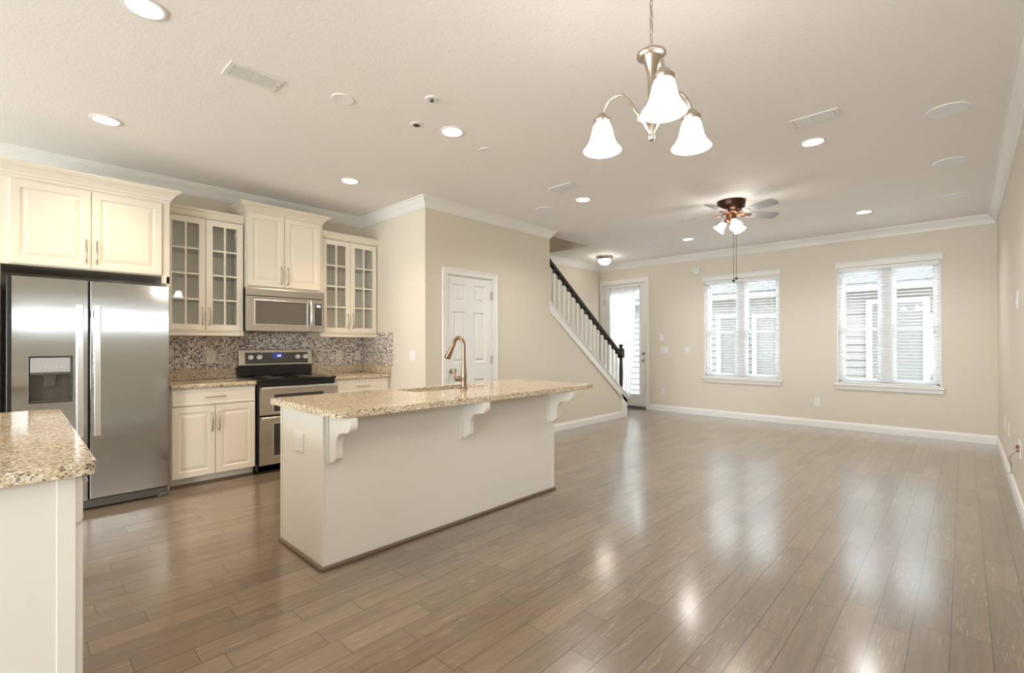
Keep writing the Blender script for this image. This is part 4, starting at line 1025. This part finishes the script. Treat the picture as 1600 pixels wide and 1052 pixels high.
def vent(label, x0, x1, y0, y1, along):
    r = thing('ceiling_vent', label, 'vent', ((x0 + x1) / 2, (y0 + y1) / 2, ZC), group='ceiling vents')
    z = ZC
    MB().loopframe((x0, y0, z), (1, 0, 0), (0, 1, 0), (0, 0, -1), x1 - x0, y1 - y0, 0.028, 0, 0.007).build('frame', M['plate'], r, bevel=0.002)
    B(x0 + 0.028, x1 - 0.028, y0 + 0.028, y1 - 0.028, z - 0.0012, z - 0.0002).build('backing', M['hole'], r)
    a0, a1, b0, b1 = (y0, y1, x0, x1) if along == 'y' else (x0, x1, y0, y1)
    mid = (a0 + a1) / 2
    def bx(m, A0, A1, B0, B1, Z0, Z1):
        return m.box(B0, B1, A0, A1, Z0, Z1) if along == 'y' else m.box(A0, A1, B0, B1, Z0, Z1)
    bx(MB(), mid - 0.008, mid + 0.008, b0 + 0.028, b1 - 0.028, z - 0.006, z - 0.0012).build('divider', M['plate'], r)
    n = 8
    m = MB()
    for k in range(n):
        c = b0 + 0.036 + (b1 - b0 - 0.072) * k / (n - 1)
        bx(m, a0 + 0.030, mid - 0.010, c - 0.0055, c + 0.0055, z - 0.008, z - 0.003)
        bx(m, mid + 0.010, a1 - 0.030, c - 0.0055, c + 0.0055, z - 0.008, z - 0.003)
    m.build('louvres', M['plate'], r)
    MB().lathe([(0.006, 0), (0.005, -0.004), (0, -0.005)], ((x0 + x1) / 2 if along == 'y' else x1 - 0.014, y1 - 0.014 if along == 'y' else (y0 + y1) / 2, z - 0.007), 10).build('screw', M['nickel'], r)
vent('white louvred ceiling vent above the kitchen floor, left of the sprinkler', -3.185, -2.995, 0.842, 1.137, 'y')
vent('long white ceiling vent right of the chandelier', -0.915, -0.615, 3.873, 4.055, 'x')
vent('small white ceiling vent near the pantry wall, left of the chandelier', -3.115, -2.825, 3.812, 4.010, 'x')
r = thing('flush_mount_light', 'brushed nickel flush-mount light with glass bowl by the entry door', 'ceiling light', (-4.79, 7.50, ZC))
MB().lathe([(0.150, 0.0), (0.152, -0.010), (0.142, -0.03), (0.122, -0.060), (0.114, -0.060)], (0, 0, 0), 32).build('pan', M['nickel'], r, local=True, smooth=True)
MB().lathe([(0.116, -0.055), (0.114, -0.075), (0.102, -0.108), (0.080, -0.134), (0.045, -0.152), (0.0, -0.158)], (0, 0, 0), 32).build('glass_bowl', M['bowl'], r, local=True, smooth=True)
MB().lathe([(0.009, -0.155), (0.010, -0.162), (0.006, -0.172), (0.0, -0.174)], (0, 0, 0), 12).build('finial', M['nickel'], r, local=True, smooth=True)

# bell shade used on the chandelier and, smaller, on the fan
def bell(m, c, d, s=1.0, hs=None):
    hs = s if hs is None else hs
    prof = [(0.030, 0.0), (0.036, 0.010), (0.043, 0.03), (0.048, 0.055), (0.055, 0.085), (0.066, 0.110), (0.080, 0.128), (0.085, 0.136), (0.082, 0.138), (0.073, 0.126), (0.060, 0.105), (0.050, 0.08), (0.044, 0.055), (0.039, 0.03), (0.0, 0.022)]
    return m.lathe([(a * s, b * hs) for a, b in prof], c, 28, d)
# chandelier
CX, CY = -0.890, 1.735
R3 = Vector((Rv.x, Rv.y, 0)); F3 = Vector((Fv.x, Fv.y, 0)).normalized()
r = thing('chandelier', 'three-arm nickel chandelier with white bell shades hanging from a chain', 'chandelier', (CX, CY, ZC))
MB().lathe([(0.062, 0.0), (0.062, -0.008), (0.045, -0.022), (0.012, -0.03), (0.0, -0.03)], (CX, CY, ZC), 28).build('canopy', M['lampmetal'], r, smooth=True)
m = MB(); z = ZC - 0.02; k = 0
while z > 2.425:
    c = Vector((CX, CY, z)); t = Vector((1, 0, 0)) if k % 2 == 0 else Vector((0, 1, 0))
    t = (R3 * 0.8 + F3 * 0.6) if k % 2 == 0 else (F3 * 0.8 - R3 * 0.6)
    m.tube([c + t * (0.0065 * math.cos(a)) + Vector((0, 0, 0.0165 * math.sin(a))) for a in [2 * PI * i / 12 for i in range(12)]], 0.0017, 6, True)
    z -= 0.0275; k += 1
m.build('chain', M['lampmetal'], r, smooth=True)
m = MB().tube([(CX + 0.003, CY, ZC - 0.02), (CX - 0.004, CY + 0.004, 2.65), (CX + 0.003, CY, 2.415)], 0.002, 6).build('cord', M['wire'], r)
MB().lathe([(0.006, 2.428), (0.010, 2.422), (0.048, 2.418), (0.056, 2.412), (0.057, 2.404), (0.050, 2.399), (0.036, 2.397), (0.033, 2.388), (0.024, 2.365), (0.016, 2.335), (0.014, 2.30), (0.013, 2.20), (0.020, 2.182), (0.048, 2.176), (0.056, 2.166), (0.054, 2.152), (0.036, 2.142), (0.022, 2.118), (0.011, 2.100), (0.009, 2.094), (0.013, 2.084), (0.010, 2.072), (0.0, 2.068)], (CX, CY, 0), 28).build('column', M['lampmetal'], r, smooth=True)
for k in range(3):
    a = math.atan2(-0.209, -0.0185) + k * 2 * PI / 3
    dv = R3 * math.cos(a) + F3 * math.sin(a)
    pc = Vector((CX, CY, 0)) + dv * 0.21
    P = []
    for q, zz in ((0.030, 2.176), (0.055, 2.19), (0.075, 2.225), (0.095, 2.262), (0.125, 2.288), (0.155, 2.292), (0.185, 2.276), (0.203, 2.25), (0.21, 2.222)):
        v = Vector((CX, CY, 0)) + dv * q; P.append((v.x, v.y, zz))
    arm = MB().tube(P, 0.0055, 10).build('arm', M['lampmetal'], r, smooth=True)
    MB().lathe([(0.0, 2.236), (0.012, 2.234), (0.024, 2.222), (0.030, 2.212), (0.037, 2.206), (0.037, 2.196), (0.033, 2.190), (0.0, 2.188)], (pc.x, pc.y, 0), 24).build('socket_cup', M['lampmetal'], arm, smooth=True)
    bell(MB(), (pc.x, pc.y, 2.196), (0, 0, -1), 0.93, 0.87).build('lamp_shade', M['shade'], arm, smooth=True)

# ceiling fan
X0, Y0 = -1.904, 5.605
r = thing('ceiling_fan', 'hugger ceiling fan with bronze motor, grey blades and three lit shades', 'ceiling fan', (X0, Y0, ZC))
MB().lathe([(0.0, ZC), (0.150, ZC), (0.152, ZC - 0.012), (0.146, ZC - 0.025), (0.148, ZC - 0.04), (0.140, ZC - 0.055), (0.142, ZC - 0.07), (0.125, ZC - 0.095), (0.105, ZC - 0.112), (0.075, ZC - 0.125), (0.0, ZC - 0.128)], (X0, Y0, 0), 36).build('motor_housing', M['fanbronze'], r, smooth=True)
MB().lathe([(0.085, ZC - 0.120), (0.088, ZC - 0.128), (0.078, ZC - 0.137), (0.055, ZC - 0.145), (0.050, ZC - 0.19), (0.058, ZC - 0.20), (0.052, ZC - 0.225), (0.03, ZC - 0.245), (0.0, ZC - 0.248)], (X0, Y0, 0), 32).build('light_kit', M['fancopper'], r, smooth=True)
ZBL = 2.735
for k in range(5):
    a = math.radians(6 + 72 * k)
    dv = R3 * math.cos(a) + F3 * math.sin(a); tv = Vector((-dv.y, dv.x, 0)); up = Vector((0, 0, 1))
    tv2 = (tv * math.cos(math.radians(14)) - up * math.sin(math.radians(14)))
    nv = dv.cross(tv2)
    o = Vector((X0, Y0, ZBL))
    out = [(0.175, 0.045), (0.22, 0.052), (0.40, 0.062), (0.50, 0.066), (0.535, 0.060), (0.555, 0.040), (0.560, 0.0)]
    lp = [(s, hw) for s, hw in out] + [(s, -hw) for s, hw in reversed(out[:-1])]
    n = len(lp); vs = []
    for d in (-0.003, 0.003):
        for s, hw in lp: vs.append(o + dv * s + tv2 * hw + nv * d)
    bl = MB().add(vs, [tuple(range(n)), tuple(range(2 * n - 1, n - 1, -1))] + [(i, (i + 1) % n, n + (i + 1) % n, n + i) for i in range(n)]).build('blade', M['blade'], r)
    m = MB()
    for sgn in (-1, 1):
        m.tube([o + dv * 0.07 + up * 0.015, o + dv * 0.10 + tv2 * (0.012 * sgn) - up * 0.008, o + dv * 0.135 + tv2 * (0.036 * sgn) - up * 0.008, o + dv * 0.165 + tv2 * (0.030 * sgn) - up * 0.006, o + dv * 0.185 + tv2 * (0.004 * sgn) - up * 0.005], 0.006, 8)
    m.obox(o, dv, tv2, nv, 0.165, 0.235, -0.028, 0.028, -0.009, -0.003)
    m.build('blade_iron', M['fancopper'], bl, smooth=True)
for k in range(3):
    a = math.radians(-95 + 120 * k)
    dv = R3 * math.cos(a) + F3 * math.sin(a)
    c0 = Vector((X0, Y0, ZC - 0.205)) + dv * 0.045
    d = (dv * 0.66 - Vector((0, 0, 0.75))).normalized()
    sk_ = MB().tube([c0, c0 + d * 0.03], 0.014, 10).lathe([(0.014, 0.02), (0.026, 0.028), (0.028, 0.040), (0.0, 0.042)], c0, 18, d).build('socket', M['fancopper'], r, smooth=True)
    bell(MB(), c0 + d * 0.036, d, 0.80).build('lamp_shade', M['fanshade'], sk_, smooth=True)
for lat, dep, zb in ((0.035, -0.03, 1.985), (0.090, 0.02, 2.02)):
    v = Vector((X0, Y0, 0)) + R3 * (lat - 0.025) + F3 * dep
    pc_ = MB().tube([(v.x, v.y, ZC - 0.215), (v.x, v.y, zb)], 0.0022, 6).build('pull_chain', M['fanbronze'], r)
    MB().lathe([(0.0, 0.016), (0.010, 0.013), (0.016, 0.0), (0.013, -0.012), (0.0, -0.016)], (v.x, v.y, zb - 0.012), 14).build('fob', M['dark'], pc_, smooth=True)

# ------------------------------------------------------------------ the house next door
r = thing('neighbouring_house', 'pale sided house with grey shingle roof seen through the blinds', 'house', (-2.0, 11.5, -0.25))
m = MB(); z = -0.25
NX0, NX1 = -8.9, 2.4  # house lengthened past the entry door to block the bright sky
while z < 2.35:
    m.prism([(11.52, z), (11.47, z), (11.50, z + 0.15), (11.52, z + 0.15)], 'x', NX0, NX1); z += 0.15
m.box(NX0, NX1, 11.52, 15.5, -0.25, 2.45).build('siding_wall', M['siding'], r)
MB().box(NX0 - 0.25, NX1, 11.16, 11.20, 2.285, 2.395).box(NX0 - 0.25, NX1, 11.20, 11.52, 2.285, 2.305).build('fascia', M['outtrim'], r)
MB().prism([(11.12, 2.39), (11.12, 2.42), (15.0, 4.3), (15.0, 4.27)], 'x', NX0 - 0.3, NX1).build('roof', M['shingle'], r)
for a, b_, z0, z1, left, right in ((-4.12, -3.66, 0.35, 1.86, 1, 1), (-3.34, -2.60, 0.35, 1.83, 1, 1), (-1.27, -0.55, 0.35, 2.02, 1, 1)):
    f = MB().loopframe((a - 0.11, 11.43, z0 - 0.08), (1, 0, 0), EZ, (0, 1, 0), b_ - a + 0.22, z1 - z0 + 0.18, 0.10, 0, 0.045).build('window_frame', M['outtrim'], r)
    B(a - 0.01, b_ + 0.01, 11.455, 11.47, z0, z1).build('pane', M['outpane'], f)
B(NX0 - 0.02, NX0 + 0.1, 11.43, 11.52, -0.25, 2.3).build('corner_board', M['outtrim'], r)
